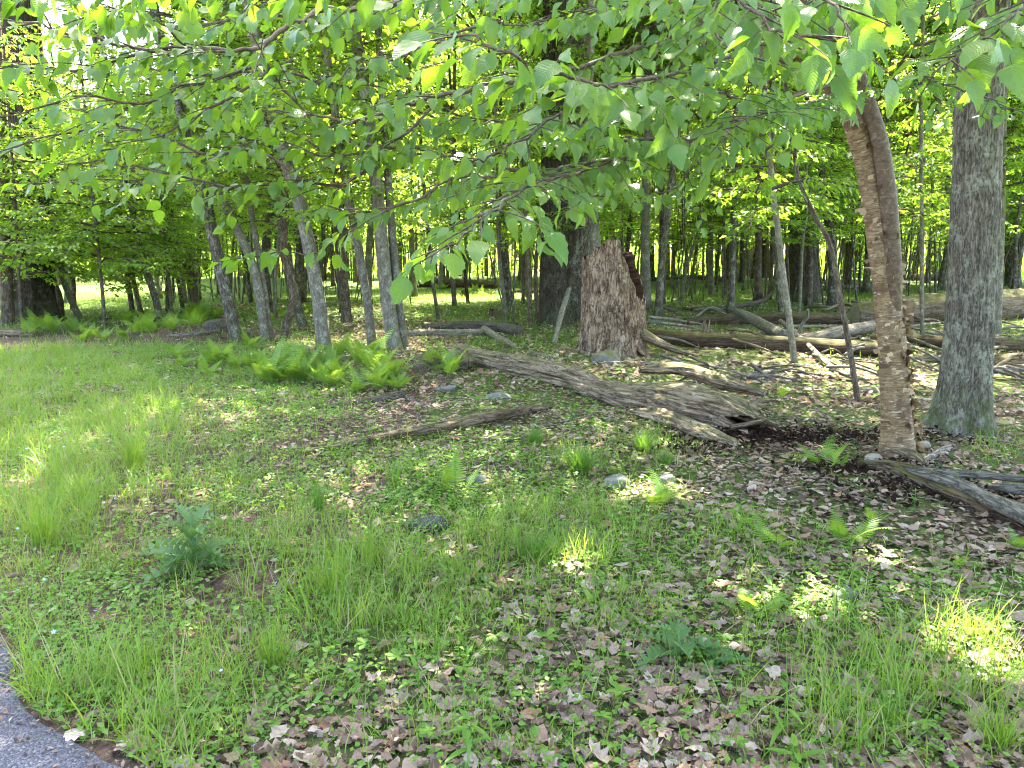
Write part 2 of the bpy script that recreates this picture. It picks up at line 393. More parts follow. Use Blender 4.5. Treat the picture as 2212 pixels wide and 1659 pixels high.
def road_mat():
    t = NT('asphalt'); v = t.geo((1, 1, 1))
    n = t.noise(v, 160, 3, .6); vo = t.vor(v, 130, out='Color'); vd = t.vor(v, 130)
    b = t.n('SeparateXYZ'); t.l(vo, b.inputs[0])
    col = t.ramp(b.outputs[0], [(0, (.05, .048, .058)), (.5, (.085, .082, .098)), (.85, (.125, .122, .142)), (1, (.19, .185, .2))])
    col = t.mix(t.math('MULTIPLY', t.g(t.noise(v, 2.5, 4), .4, .7), .35), col, (.115, .11, .122))
    t.bsdf(col, .85, t.bump(t.math('SUBTRACT', n, vd), .8, .006), .3); return t.m
M['road'] = road_mat()
def plain(name, col, rough=.6):
    t = NT(name); n = t.noise(t.geo((80, 80, 80)), 1, 3)
    t.bsdf(t.mix(n, tuple(c*.8 for c in col), tuple(min(1, c*1.2) for c in col)), rough); return t.m
M['flower'] = plain('blue_petal', (.38, .44, .78)); M['fungus'] = plain('bracket_fungus', (.62, .56, .42))

# ------------------------------------------------------------------ leaf shapes (x across, y along, z up)
def leaf_template(n=9, w=.36, teeth=True, curl=.18, fold=.12):
    V = []; A = []; t = np.linspace(0, 1, n)
    wd = w*np.sin(np.pi*t**.78)**.85*(1-.25*t); wd[0] = wd[-1] = 0
    z = -curl*t**2
    for i in range(n): V.append((0, t[i], z[i])); A.append((0, t[i], 0))
    for sgn in (-1, 1):
        for i in range(n):
            k = 1+(.10 if teeth and i % 2 else -.04 if teeth else 0)
            V.append((sgn*wd[i]*k, t[i]+(.03 if teeth and i % 2 else 0)*(0 < i < n-1), z[i]+fold*wd[i]*1.2)); A.append((sgn*wd[i]*2, t[i], 0))
    F = []
    for i in range(n-1):
        F += [(i, n+i+1, n+i), (i, i+1, n+i+1), (i, 2*n+i, 2*n+i+1), (i, 2*n+i+1, i+1)]
    V.append((0, -.16, .015)); V.append((.012, 0, 0)); A += [(0, 0, 0)]*2; F.append((3*n, 3*n+1, 0))
    return np.array(V, float), np.array(F), np.array(A, float)
LEAF_N = [leaf_template(11, .33, True, .22, .25), leaf_template(11, .37, True, .32, .12), leaf_template(11, .29, True, .10, .5), leaf_template(11, .36, True, .5, .3), leaf_template(11, .31, True, .65, .45), leaf_template(11, .39, True, -.12, .2)]
for i_, (v_, f_, a_) in enumerate(LEAF_N):      # each blade twists and ripples a little
    tw = (.5, -.4, .2, .6, -.7, .35)[i_]*v_[:, 1]; x0 = v_[:, 0].copy()
    v_[:, 0] = x0*np.cos(tw)+.10*np.sin(2.2*v_[:, 1]+i_)*v_[:, 1]; v_[:, 2] += x0*np.sin(tw)+.03*np.sin(9*v_[:, 1]+i_*2)*np.abs(x0)/.3
LEAF_M = leaf_template(5, .36, False, .2, .2)
LEAF_M = (LEAF_M[0][:-2], LEAF_M[1][:-1], LEAF_M[2][:-2])
LEAF_F = (np.array([(0, 0, 0), (-.3, .45, .06), (0, 1, -.12), (.3, .45, .06)], float), np.array([(0, 2, 1), (0, 3, 2)]), np.array([(0, 0, 0), (-.5, .45, 0), (0, 1, 0), (.5, .45, 0)], float))
def oak_leaf(rng, curl):
    # lobed dead leaf, about 26 faces, curled
    n = 8; t = np.linspace(0, 1, n); w = .34*np.sin(np.pi*np.clip(t, .02, .98)**.8)*np.where(np.arange(n) % 2 == 0, rng.uniform(.68, 1.0), 1.05); w[0] = w[-1] = .01
    V = []
    for s in (0, -1, 1):
        for i in range(n):
            x = s*w[i]*rng.uniform(.8, 1.2); y = t[i]+(.05 if s else 0)*(i % 2)
            V.append((x, y, curl*(x*x*2.2)+curl*.5*(y-.5)**2+rng.uniform(-.03, .03)))
    F = []
    for i in range(n-1):
        F += [(i, n+i+1, n+i), (i, i+1, n+i+1), (i, 2*n+i, 2*n+i+1), (i, 2*n+i+1, i+1)]
    V = np.array(V); V[:, 1] -= .5; V[:, 2] -= V[:, 2].min()
    A = V.copy(); A[:, 2] = 0
    return V, np.array(F), A
_r = random.Random(5)
DEAD_N = [oak_leaf(_r, c) for c in (.45, .8, .25, -.55, 1.3)]
def dead_simple(c):
    V = np.array([(0, -.5, 0), (-.28, -.1, c), (.3, -.05, c*.6), (-.22, .3, c*.9), (.2, .28, c), (0, .55, c*.2), (0, .1, 0)]); F = np.array([(0, 6, 1), (0, 2, 6), (1, 6, 3), (2, 4, 6), (3, 6, 5), (6, 4, 5)])
    return V, F, V*[1, 1, 0]
DEAD_M = [dead_simple(c) for c in (.08, .15, -.10)]

# ------------------------------------------------------------------ the setting: ground and road
def axis(lo, hi, fine_lo, fine_hi, step):
    a = np.arange(fine_lo, fine_hi, step); out = list(a)
    x = fine_hi; d = step
    while x < hi: out.append(x); d *= 1.22; x += d
    x = fine_lo-step; d = step
    while x > lo: out.insert(0, x); d *= 1.22; x -= d
    return np.array(out)
gx = axis(-260, 260, -9, 9, .13); gy = axis(-120, 420, .5, 17, .13)
X, Y = np.meshgrid(gx, gy); Z = hgt(X, Y)
mb = MB(); mb.add(np.stack([X, Y, Z], -1), grid_faces(len(gy), len(gx), False))
tag(mb.build('ground', M['ground']), 'forest floor of soil, moss and litter under the trees', None, None, 'structure')
# road along the lower left corner
e0 = gp(0, 1362); e1 = gp(240, 1659); ed = nrm((e1-e0)[:2]); en = np.array([ed[1], -ed[0]])
if en[0] > 0: en = -en
ts = np.arange(-14, 12, .06); base = e0[:2]+ts[:, None]*ed
wob = (fbm(ts*1.3, 3.0, o=4)-.5)*.22+(fbm(ts*9, 7., o=2)-.5)*.05
mb = MB(); W = 9; rows = []
for j, w in enumerate((0, .03, .5, 1.5, 3, 5.5)):
    off = w+(wob if j < 2 else 0)
    p = base+np.outer(off if np.ndim(off) else np.full(len(ts), off), en)
    rows.append(np.column_stack([p, np.full(len(ts), -.02 if j == 0 else .012+.006*min(w, 1))]))
mb.add(np.array(rows).reshape(-1, 3), grid_faces(6, len(ts), False))
road = tag(mb.build('road', M['road']), 'grey asphalt road edge in the lower corner', None, None, 'structure')
def road_side(x, y):   # >0 : off the road
    t = (x-e0[0])*ed[0]+(y-e0[1])*ed[1]
    return np.interp(t, ts, wob)-((x-e0[0])*en[0]+(y-e0[1])*en[1])

# ------------------------------------------------------------------ trees
RNG = np.random.default_rng(11); R_ = random.Random(21)
def spray_crown(seed, z0, z1, R, nb, leaf, dens, T=LEAF_F, top=.5, mats=None):
    """crown of layered, nearly level sprays of leaves on thin branches"""
    rng = np.random.default_rng(seed); mb = MB(); P = []; D = []; Nn = []
    for b in range(nb):
        u = (b+rng.random())/nb; h = z0+(z1-z0)*u; az = b*2.4+rng.uniform(-.5, .5)
        L = R*(1-top*u)*rng.uniform(.55, 1.05)
        d = np.array([math.cos(az), math.sin(az), 0]); t = np.linspace(0, 1, 7)
        up = rng.uniform(.1, .45); dr = rng.uniform(.25, .6)
        pts = d*(L*t)[:, None]; pts[:, 2] += h+L*(up*t-dr*t*t)
        pts[1:, :2] += rng.normal(0, .05*L, (6, 2))*t[1:, None]
        V, F, A = tube(spline(pts, 9), np.linspace(.012+.006*L, .004, 9), 4, caps=False); mb.add(V, F, A, 1)
        nt = max(4, int(L/.16))
        for k in range(nt):
            tt = (k+.6)/nt; q = pts[0]*0+np.array([np.interp(tt, t, pts[:, c]) for c in range(3)])
            sd = 1 if k % 2 else -1; a2 = az+sd*rng.uniform(.5, 1.1); l = (.25+.38*L*(1-tt)**.6)*rng.uniform(.6, 1.1)
            td = np.array([math.cos(a2), math.sin(a2), rng.uniform(-.3, .12)]); e = q+td*l
            V, F, A = tube(np.array([q, (q+e)/2+[0, 0, .02], e]), [.005, .004, .002], 3, caps=False); mb.add(V, F, A, 1)
            nl = max(2, int(l*dens)); s = (np.arange(nl)+rng.random(nl))/nl
            P.append(q+td*(l*s)[:, None]+rng.normal(0, .025, (nl, 3)))
            a3 = a2+np.where(np.arange(nl) % 2, 1, -1)*rng.uniform(.3, 1.2, nl)
            D.append(np.stack([np.cos(a3), np.sin(a3), rng.uniform(-.9, .05, nl)], -1))
            Nn.append(np.array([0, 0, 1])+rng.normal(0, .33, (nl, 3)))
    P = np.concatenate(P); D = np.concatenate(D); Nn = np.concatenate(Nn)
    mb.add(*scatter(T, P, basis(D, Nn), leaf*rng.uniform(.6, 1.2, len(P)), rng), 0)
    return mb
def high_crown(seed, z0, z1, R, ncl, per, leaf):
    rng = np.random.default_rng(seed); mb = MB()
    c = rng.normal(0, 1, (ncl, 3)); c = nrm(c)*rng.random((ncl, 1))**.45
    cen = np.array([0, 0, (z0+z1)/2])+c*[R, R, (z1-z0)/2]
    for q in cen[::3]:
        st = np.array([0, 0, max(z0-1, q[2]-R*.6)])
        V, F, A = tube(spline([st, (st+q)/2+[0, 0, .1*R], q], 6), np.linspace(.06, .012, 6), 4, caps=False); mb.add(V, F, A, 1)
    P = (cen[:, None]+rng.normal(0, 1, (ncl, per, 3))*[.55, .55, .22]).reshape(-1, 3); n = len(P)
    D = rng.normal(0, 1, (n, 3)); D[:, 2] -= .4
    mb.add(*scatter(LEAF_F, P, basis(D, np.array([0, 0, 1])+rng.normal(0, .5, (n, 3))), leaf*rng.uniform(.7, 1.3, n), rng), 0)
    return mb
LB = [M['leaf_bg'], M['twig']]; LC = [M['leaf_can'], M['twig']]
LOW = [spray_crown(100+i, 1.25, 6.6, 2.8, 40, .12, 24).mesh('low_crown', LB) for i in range(3)]            # foliage down to head height
MIDC = [spray_crown(200+i, 3.0, 9.5, 2.5, 36, .12, 34).mesh('mid_crown', LB) for i in range(4)]
SLIM = [spray_crown(300+i, 2.2, 7.0, 1.6, 30, .11, 32).mesh('slim_crown', LB) for i in range(3)]
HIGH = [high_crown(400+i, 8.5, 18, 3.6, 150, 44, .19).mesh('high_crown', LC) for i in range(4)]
def trunk_variant(seed, H, bend, r=.1, limbs=3, nseg=9):
    rng = np.random.default_rng(seed); mb = MB()
    n = 9; z = np.linspace(-.15, H, n); pts = np.column_stack([np.cumsum(rng.normal(0, bend, n)), np.cumsum(rng.normal(0, bend, n)), z]); pts[:, :2] -= pts[0, :2]; pts[1, :2] *= .3
    P = spline(pts, 30); t = np.linspace(0, 1, 30); rad = r*(1-.72*t)+r*.6*np.exp(-t*H/.22)
    V, F, A = tube(P, rad, nseg, lambda x, y, s: r*.12*(fbm(x*9, y*9, s*2, 2)-.5)); mb.add(V, F, A)
    for k in range(limbs):
        i = int(rng.uniform(10, 26)); a = rng.uniform(0, 6.28); l = rng.uniform(.8, 2.2); d = np.array([math.cos(a), math.sin(a), rng.uniform(.3, 1.)])
        e = P[i]+d*l; V, F, A = tube(spline([P[i], P[i]+d*l*.5+[0, 0, -.08], e], 6), np.linspace(rad[i]*.5, .006, 6), 5, caps=False); mb.add(V, F, A)
    return mb
TV = {k: [trunk_variant(500+i+j*20, 15, b, .1).mesh('trunk', M[m]) for i in range(4)] for j, (k, m, b) in enumerate([('grey', 'bark_grey', .16), ('brown', 'bark_brown', .13), ('mid', 'bark_mid', .14), ('dark', 'bark_dark', .10)])}

def far_tree(name, label, group, pos, r, kind, crown, hs=1., cs=1., rz=None, lean=None, high=True):
    t = thing(name, label, 'tree', pos, R_.uniform(0, 6.28) if rz is None else rz, group)
    o = ob('trunk', R_.choice(TV[kind]), t, scale=(r/.1, r/.1, hs))
    if lean: o.rotation_euler = (R_.uniform(-lean, lean), R_.uniform(-lean, lean), 0)
    if crown is not None: ob('crown', crown, t, rot=(0, 0, R_.uniform(0, 6.28)), scale=(cs, cs, R_.uniform(.9, 1.1)))
    if high: ob('crown', R_.choice(HIGH), t, rot=(0, 0, R_.uniform(0, 6.28)), scale=(1, 1, R_.uniform(.85, 1.15)))
    return t
def px_tree(name, label, base, w, via, mat, H=13, crown=None, cs=1., high=False, fine=False, group=None, nseg=None, depth_lean=0., disp=None, flare=.55, taper=.6, crz=None):
    """tree at the ground point base; its stem passes the given points at the same distance"""
    b = gp(*base); d = b[1]; f = d*cp-(b[2]-CAM[2])*sp
    r = .5*w*f/FD
    pts = [b-[0, 0, .12], b]
    for (x, y) in via: pts.append(at(x, y, d)+np.array([0, depth_lean, 0])*(len(pts)-1))
    last = pts[-1]; dr = nrm(pts[-1]-pts[-2]); h = last[2]
    while h < H:
        dr = nrm(dr*.72+np.array([0, 0, .28])); last = last+dr*2.2; pts.append(last); h = last[2]
    pts = np.array(pts)
    t = thing(name, label, 'tree', b, 0, group)
    n = (320 if nseg is None else 170) if fine else 60
    P = spline(pts, 600); s = np.concatenate([[0], np.cumsum(np.linalg.norm(np.diff(P, axis=0), axis=1))])
    u = np.linspace(0, 1, n)**(1.7 if fine else 1.15); P = np.column_stack([np.interp(u*s[-1], s, P[:, c]) for c in range(3)])
    L = u*s[-1]
    rad = r*(1-taper*np.clip(L/s[-1], 0, 1))+r*flare*np.exp(-L/(r*1.1))
    mb = MB(); mb.add(*tube(P-b, rad, nseg or (120 if fine else 14), disp or (lambda x, y, z: r*.10*(fbm(x*8, y*8, z*3, 3)-.5))))
    mb.build('trunk', M[mat], t)
    if crown is not None:
        q = P[np.argmin(abs(P[:, 2]-(4.5)))]-b
        ob('crown', crown, t, (q[0], q[1], 0), (0, 0, R_.uniform(0, 6.28) if crz is None else crz), (cs, cs, 1))
    if high:
        q = P[np.argmin(abs(P[:, 2]-(11)))]-b; ob('crown', R_.choice(HIGH), t, (q[0], q[1], 0), (0, 0, R_.uniform(0, 6.28)))
    return t, P-b, rad
PLACED = []
def note(b): PLACED.append((b[0], b[1]))
def T(name, label, base, w, via, mat, **k):
    r = px_tree(name, label, base, w, via, mat, **k); note(r[0].location); return r

oak_d = lambda x, y, s: .020*(ridge(np.arctan2(y, x)*7.5+.6*vnoise(x*3, y*3, s*2.2), s*1.6, 0.)-.5)+.008*(fbm(x*26, y*26, s*9, 3)-.5)
def flute(k, a): return lambda x, y, s: a*np.exp(-s/.5)*np.cos(np.arctan2(y, x)*k+1.2)
T('oak_tree', 'thick grey oak with ridged lichen-spotted bark and mossy flared foot beside the birch', (2078, 928), 92, [(2090, 800), (2103, 560), (2112, 300), (2120, 60)], 'bark_oak', H=16, fine=True, taper=.35, flare=.75,
  disp=lambda x, y, s: oak_d(x, y, s)+flute(5, .075)(x, y, s))
T('hollow_tree', 'dark half of the giant twin trunks behind the broken stump', (1193, 702), 50, [(1196, 560), (1196, 440)], 'bark_dark', H=16, fine=True, nseg=70, crown=MIDC[2], taper=.3, disp=lambda x, y, s: .09*(ridge(np.arctan2(y, x)*3+vnoise(x*2, y*2, s), s*.7)-.5)+flute(4, .08)(x, y, s))
T('giant_tree', 'grey half of the giant twin trunks behind the broken stump', (1246, 694), 62, [(1246, 560), (1248, 400)], 'bark_mid', H=16, fine=True, nseg=80, high=True, taper=.3, disp=lambda x, y, s: .05*(ridge(np.arctan2(y, x)*6+vnoise(x*2, y*2, s), s*.8)-.5)+flute(5, .07)(x, y, s))
T('maple_tree', 'tall light grey trunk rising right behind the broken stump', (1298, 706), 25, [(1287, 542), (1276, 400), (1271, 200), (1275, 90)], 'bark_grey', H=14, crown=SLIM[0])
T('oak_tree', 'big dark furrowed oak with flared foot behind the fallen logs', (1737, 652), 60, [(1737, 560), (1738, 400), (1740, 240)], 'bark_dark', H=16, fine=True, nseg=80, high=True, taper=.3, disp=lambda x, y, s: .05*(ridge(np.arctan2(y, x)*8+vnoise(x*3, y*3, s*2), s*2.0)-.5)+flute(5, .08)(x, y, s))
T('old_tree', 'massive dark trunk at the far edge of the left clearing', (75, 692), 74, [(72, 600), (70, 480)], 'bark_dark', H=16, fine=True, nseg=60, taper=.3, disp=lambda x, y, s: .07*(ridge(np.arctan2(y, x)*5+vnoise(x*2, y*2, s), s*.8)-.5)+flute(5, .1)(x, y, s))
# left group of pale poles
T('pole_tree', 'leaning speckled grey trunk, first of the slender group at the fern bank', (512, 737), 26, [(490, 640), (462, 520), (446, 440), (425, 380)], 'bark_mid', crown=MIDC[1])
T('pole_tree', 'light grey leaning trunk, front stem of the close pair above the ferns', (574, 735), 20, [(560, 640), (545, 570), (510, 490), (480, 430), (455, 380)], 'bark_grey', crown=MIDC[2])
T('pole_tree', 'thin grey trunk, rear stem of the close pair above the ferns', (584, 733), 14, [(568, 610), (553, 520), (540, 440)], 'bark_grey', crown=SLIM[0])
T('crooked_tree', 'crooked brown trunk bowing out between paler trunks above the ferns', (612, 735), 16, [(622, 690), (634, 640), (622, 580), (612, 530), (618, 440), (606, 370)], 'bark_brown', crown=SLIM[1])
T('pole_tree', 'slim grey trunk standing back between crooked trunk and pale maple', (655, 706), 20, [(640, 650), (622, 560), (608, 470)], 'bark_mid', crown=MIDC[3], high=True)
T('maple_tree', 'thick pale grey trunk leaning left at the big fern clump', (700, 752), 30, [(690, 660), (675, 570), (652, 460), (632, 390), (610, 320)], 'bark_grey', crown=MIDC[0])
T('brown_tree', 'reddish brown trunk between two pale grey maples', (750, 699), 22, [(744, 630), (736, 540), (730, 430)], 'bark_brown', crown=MIDC[2], high=True)
T('maple_tree', 'slim pale grey trunk left of the close grey pair', (804, 747), 20, [(795, 660), (780, 570), (768, 500), (752, 420)], 'bark_grey', crown=SLIM[2])
T('maple_tree', 'stout pale grey trunk, larger of the close grey pair', (852, 753), 31, [(842, 680), (832, 600), (820, 480), (806, 330), (785, 180), (772, 100)], 'bark_grey', H=14, crown=MIDC[3], high=True)
T('maple_tree', 'slimmer pale grey trunk, right one of the close grey pair', (873, 750), 19, [(864, 680), (852, 560), (842, 440)], 'bark_grey', crown=SLIM[0])
# far left
T('brown_tree', 'brown trunk at the left edge beside the massive dark trunk', (18, 700), 26, [(14, 600), (12, 480)], 'bark_brown', crown=LOW[0])
T('sapling', 'forked crooked sapling just right of the massive dark trunk', (132, 686), 14, [(128, 640), (114, 600), (110, 520)], 'bark_brown', crown=LOW[1], cs=.9)
T('sapling', 'pale slanting sapling right of the massive dark trunk', (172, 690), 14, [(155, 650), (136, 600), (128, 520)], 'bark_grey', crown=LOW[2], cs=.9)
T('sapling', 'straight brown sapling, left of two at the meadow edge', (286, 674), 11, [(280, 630), (270, 570)], 'bark_brown', crown=LOW[0], cs=.9)
T('sapling', 'brown sapling, right of two at the meadow edge', (304, 675), 11, [(294, 630), (280, 570)], 'bark_brown', crown=LOW[1], cs=.8)
T('pole_tree', 'dark speckled trunk leaning left before the bright meadow', (348, 694), 15, [(334, 640), (318, 590), (300, 520)], 'bark_mid', crown=LOW[2])
T('sapling', 'thin sapling behind the snag with the broken orange top', (395, 668), 9, [(384, 600), (374, 540)], 'bark_mid', crown=LOW[0], cs=.9)
T('sapling', 'thin low-branched sapling in front of the massive dark trunk', (48, 712), 8, [(44, 640), (40, 560)], 'bark_brown', crown=LOW[2], H=7)
T('sapling', 'thin low-branched sapling between the clearing ferns', (226, 702), 8, [(222, 640), (214, 560)], 'bark_mid', crown=LOW[1], H=7)
T('sapling', 'thin brown sapling beside the dark leaning trunk at the meadow', (372, 690), 8, [(368, 640), (360, 560)], 'bark_brown', crown=LOW[0], H=7, cs=.9)
# centre
T('sapling', 'thin brown sapling in the sunny grass behind the birch logs', (734+248, 661), 11, [(978, 600), (976, 540), (978, 470)], 'bark_brown', crown=SLIM[1])
T('sapling', 'dark thin sapling right behind the sunny grass clearing', (1011, 655), 8, [(1004, 590), (996, 520)], 'bark_dark', crown=SLIM[2], cs=.8)
T('sapling', 'thin leaning sapling at the near end of the birch logs', (947, 690), 8, [(938, 630), (930, 560)], 'bark_mid', crown=SLIM[0], cs=.8)
T('sapling', 'grey straight sapling left of the dark twin trunk', (1093, 700), 10, [(1088, 640), (1079, 560), (1076, 460)], 'bark_grey', crown=SLIM[2])
T('pole_tree', 'grey pole standing back left of the giant twin trunks', (1100, 663), 19, [(1094, 600), (1088, 500)], 'bark_mid', crown=MIDC[1], high=True)
T('sapling', 'brown straight sapling close left of the dark twin trunk', (1146, 703), 11, [(1142, 600), (1138, 520), (1134, 430)], 'bark_brown', crown=SLIM[1])
T('sapling', 'very thin stem between two saplings left of the twin trunks', (1110, 712), 5, [(1109, 640), (1112, 560)], 'bark_mid', crown=None, H=5)
# right
T('sapling', 'slender pale sapling leaning over the rotten log right of the stump', (1716, 783), 14, [(1705, 690), (1690, 580), (1678, 480), (1668, 400)], 'bark_grey', crown=SLIM[0])
T('crooked_tree', 'crooked thin sapling standing in the litter before the sawn log', (1853, 868), 13, [(1843, 800), (1833, 740), (1818, 660), (1806, 590), (1790, 520), (1762, 470), (1730, 400), (1716, 330)], 'bark_brown', H=4.5, crown=SLIM[2], cs=.7)
T('sapling', 'grey straight sapling behind the sawn log end', (1806, 664), 11, [(1803, 580), (1800, 440), (1798, 300)], 'bark_mid', crown=SLIM[1])
T('sapling', 'thin white-spotted sapling between the birch and the thick oak', (1992, 744), 9, [(1991, 640), (1992, 500), (1990, 330)], 'bark_grey', crown=SLIM[0], cs=.8)
T('pole_tree', 'pale grey trunk tight behind the right side of the thick oak', (2152, 724), 20, [(2156, 600), (2162, 440), (2166, 240)], 'bark_grey', crown=MIDC[2], high=True)
T('pole_tree', 'brownish sapling pressed behind the slender pale one at the logs', (1690, 697), 12, [(1680, 600), (1674, 480), (1670, 380)], 'bark_mid', crown=SLIM[2])
T('gum_tree', 'smooth blue-grey trunk far back beside the crooked sapling', (1852, 600), 29, [(1852, 520), (1853, 380)], 'bark_mid', crown=None, high=True, H=16)
T('pole_tree', 'thin grey trunk touching the smooth blue-grey one far back', (1830, 602), 15, [(1830, 520), (1829, 400)], 'bark_grey', crown=MIDC[0], high=True)
T('oak_tree', 'dark far trunk seen between the birch and thick oak', (2018, 600), 29, [(2018, 500), (2019, 300)], 'bark_dark', crown=None, high=True, H=16)
T('mossy_tree', 'mossy footed trunk at the right edge behind the thick oak', (2188, 616), 30, [(2186, 500), (2184, 300)], 'bark_mid', crown=MIDC[3], high=True, H=16)
T('pole_tree', 'grey slim trunk right of the broken stump in the grass', (1537, 636), 13, [(1535, 560), (1533, 460), (1530, 330)], 'bark_grey', crown=MIDC[1], high=True)
T('sapling', 'brown sapling beside the far whitish broken snag', (1566, 640), 8, [(1564, 560), (1562, 460)], 'bark_brown', crown=SLIM[1])
T('pole_tree', 'leaning pale pole in front of the far whitish snag', (1594, 606), 14, [(1586, 560), (1577, 500), (1570, 420)], 'bark_grey', crown=MIDC[2], high=True)
T('oak_tree', 'dark trunk right beside the far whitish broken snag', (1652, 602), 24, [(1650, 520), (1648, 380)], 'bark_dark', crown=None, high=True, H=16)
T('oak_tree', 'black slim trunk, left of two in the shade right of the stump', (1408, 606), 13, [(1407, 520), (1406, 400)], 'bark_dark', crown=MIDC[0], high=True)
T('oak_tree', 'black slim trunk, right of two in the shade right of the stump', (1428, 605), 13, [(1428, 520), (1429, 400)], 'bark_dark', crown=MIDC[1], high=True)

# background trees, sown at random through the wood
def clear(x, y, gap=1.3):
    return all((x-a)**2+(y-b)**2 > gap*gap for a, b in PLACED)
def in_glade(px, py): return (170 < px < 330 and 612 < py < 668) or (900 < px < 1080 and 625 < py < 690)
n_far = 0; tries = 0
rr = random.Random(77)
while n_far < 380 and tries < 20000:
    tries += 1
    d = 13+64*rr.random()**.72; x = rr.uniform(-.78, .78)*d
    px, py, _ = toPx(np.array([x, d, float(hgt(x, d))]))
    if d < 21 and -60 < px < 2270: continue
    if not clear(x, d, 1.0 if d > 24 else 1.7) or in_glade(px, py): continue
    if 1480 < px < 2212 and d < 22: continue
    note((x, d)); n_far += 1
    q = rr.random()
    side = next(w for lim, w in ((250, 'beyond the massive dark trunk'), (520, 'beyond the bright meadow'), (900, 'behind the slender pale trunks'), (1180, 'behind the pale birch log'), (1480, 'behind the broken stump'), (1800, 'behind the slanting grey slab'), (2060, 'behind the yellow birch'), (1e9, 'behind the thick grey oak')) if px < lim)
    hue = {'mid': 'grey-brown', 'brown': 'brown', 'grey': 'pale grey', 'dark': 'dark'}
    if q < .62:
        kind = rr.choice(['mid', 'brown', 'grey', 'mid']); r = rr.uniform(.035, .085)
        left = px < 520
        cr = rr.choice(LOW if (left and d < 30) else SLIM+MIDC[:2])
        far_tree('sapling', 'slender '+hue[kind]+' sapling far back in the wood, '+side, hue[kind]+' saplings far back '+side, (x, d, float(hgt(x, d))), r, kind, cr, rr.uniform(.5, .8), rr.uniform(.8, 1.15), lean=.09, high=px > 520 and d > 22 and rr.random() < .4)  # extra high crowns added to some saplings to darken the far floor
    else:
        kind = rr.choice(['mid', 'grey', 'dark', 'brown', 'mid']); r = rr.uniform(.09, .17)
        far_tree('forest_tree', 'tall '+hue[kind]+' trunk far back in the wood, '+side, 'tall '+hue[kind]+' trees far back '+side, (x, d, float(hgt(x, d))), r, kind, rr.choice(MIDC) if rr.random() < .6 else None, rr.uniform(1, 1.2), rr.uniform(.9, 1.2), lean=.04, high=px > 560)
# the countless thinnest stems further back read as one thicket
mb = MB(); rng = np.random.default_rng(14)
for i in range(950):
    d = rng.uniform(27, 78); x = rng.uniform(-.72, .72)*d; r = rng.uniform(.012, .045); z = float(hgt(x, d)); H = rng.uniform(3, 9); l = rng.normal(0, .09, 2)*H
    q, w, _ = toPx(np.array([x, d, z]))
    if in_glade(q, w): continue
    m_ = rng.normal(0, .03*H, 2)
    mb.add(*tube(spline([[x, d, z-.1], [x+l[0]*.4+m_[0], d+l[1]*.4+m_[1], z+H*.45], [x+l[0], d+l[1], z+H]], 6), np.linspace(r, r*.35, 6), 5, caps=False))
tag(mb.build('sapling_thicket', M['bark_mid']), 'countless thin sapling stems filling the depth of the wood', 'thicket', None, 'stuff')
# the wood goes on beyond, one mass
mb = MB(); rng = np.random.default_rng(4)
for i in range(420):
    d = rng.uniform(74, 125); x = rng.uniform(-.85, .85)*d; r = rng.uniform(.08, .25)
    mb.add(*tube(np.array([[x, d, -.5], [x+rng.normal(0, .3), d, 8], [x+rng.normal(0, .6), d, 17]]), [r, r*.7, r*.3], 6), 1)
ncl = 6800; c = np.column_stack([rng.uniform(-.9, .9, ncl), rng.uniform(76, 125, ncl), .2+19*rng.random(ncl)**1.6]); c[:, 0] *= c[:, 1]
P = (c[:, None]+rng.normal(0, 1, (ncl, 14, 3))*[.9, .9, .4]).reshape(-1, 3); n = len(P)
mb.add(*scatter(LEAF_F, P, basis(rng.normal(0, 1, (n, 3)), np.array([0, 0, 1])+rng.normal(0, .6, (n, 3))), rng.uniform(.35, .75, n), rng), 0)
tag(mb.build('woodland', [M['leaf_bg'], M['bark_mid']]), 'mass of woodland closing the view far behind', 'woodland', None, 'stuff')

# ------------------------------------------------------------------ the yellow birch with overhanging branches
birch = thing('yellow_birch_tree', 'yellow birch with curling bronze bark, forked stem and overhanging leafy branches', 'tree', gp(1940, 985))
B0 = np.array(birch.location); BD = B0[1]
def bt(pts): return np.array([at(x, y, BD+dd) for x, y, dd in pts])-B0
mb = MB()
tp = np.vstack([[0, 0, -.1], [0, 0, 0.0], bt([(1937, 900, 0), (1928, 760, 0), (1912, 600, 0), (1896, 470, 0), (1872, 350, 0), (1845, 260, -.05), (1812, 195, -.1), (1760, 130, -.35), (1660, 80, -.8), (1560, 50, -1.2), (1470, 18, -1.5), (1400, -40, -1.8), (1300, -160, -2.2)])])
P = spline(tp, 420); L = np.concatenate([[0], np.cumsum(np.linalg.norm(np.diff(P, axis=0), axis=1))])
rad = np.interp(L, [0, .08, .3, 1.2, 2.2, 3.0, 3.6, 5, 7], [.23, .145, .112, .10, .09, .083, .064, .04, .018])
mb.add(*tube(P, rad, 72, lambda x, y, s: .018*(fbm(x*11, y*11, s*5, 3)-.5)+.002*(vnoise(x*16, y*16, s*30)-.5)+.03*np.exp(-s/.22)*np.cos(np.arctan2(y, x)*5)))
mb.build('trunk', M['birch'], birch)
mb = MB()
tp2 = bt([(1932, 760, .02), (1930, 640, -.05), (1924, 500, -.09), (1914, 390, -.12), (1899, 300, -.14), (1876, 230, -.15), (1858, 175, -.18), (1830, 120, -.2), (1775, 50, -.3), (1730, -30, -.4), (1700, -200, -.4), (1690, -500, -.2)])
P2 = spline(tp2, 200); L2 = np.concatenate([[0], np.cumsum(np.linalg.norm(np.diff(P2, axis=0), axis=1))])
rad2 = np.interp(L2, [0, .6, 1.2, 2.2, 3.2, 6], [.045, .066, .062, .053, .045, .028])
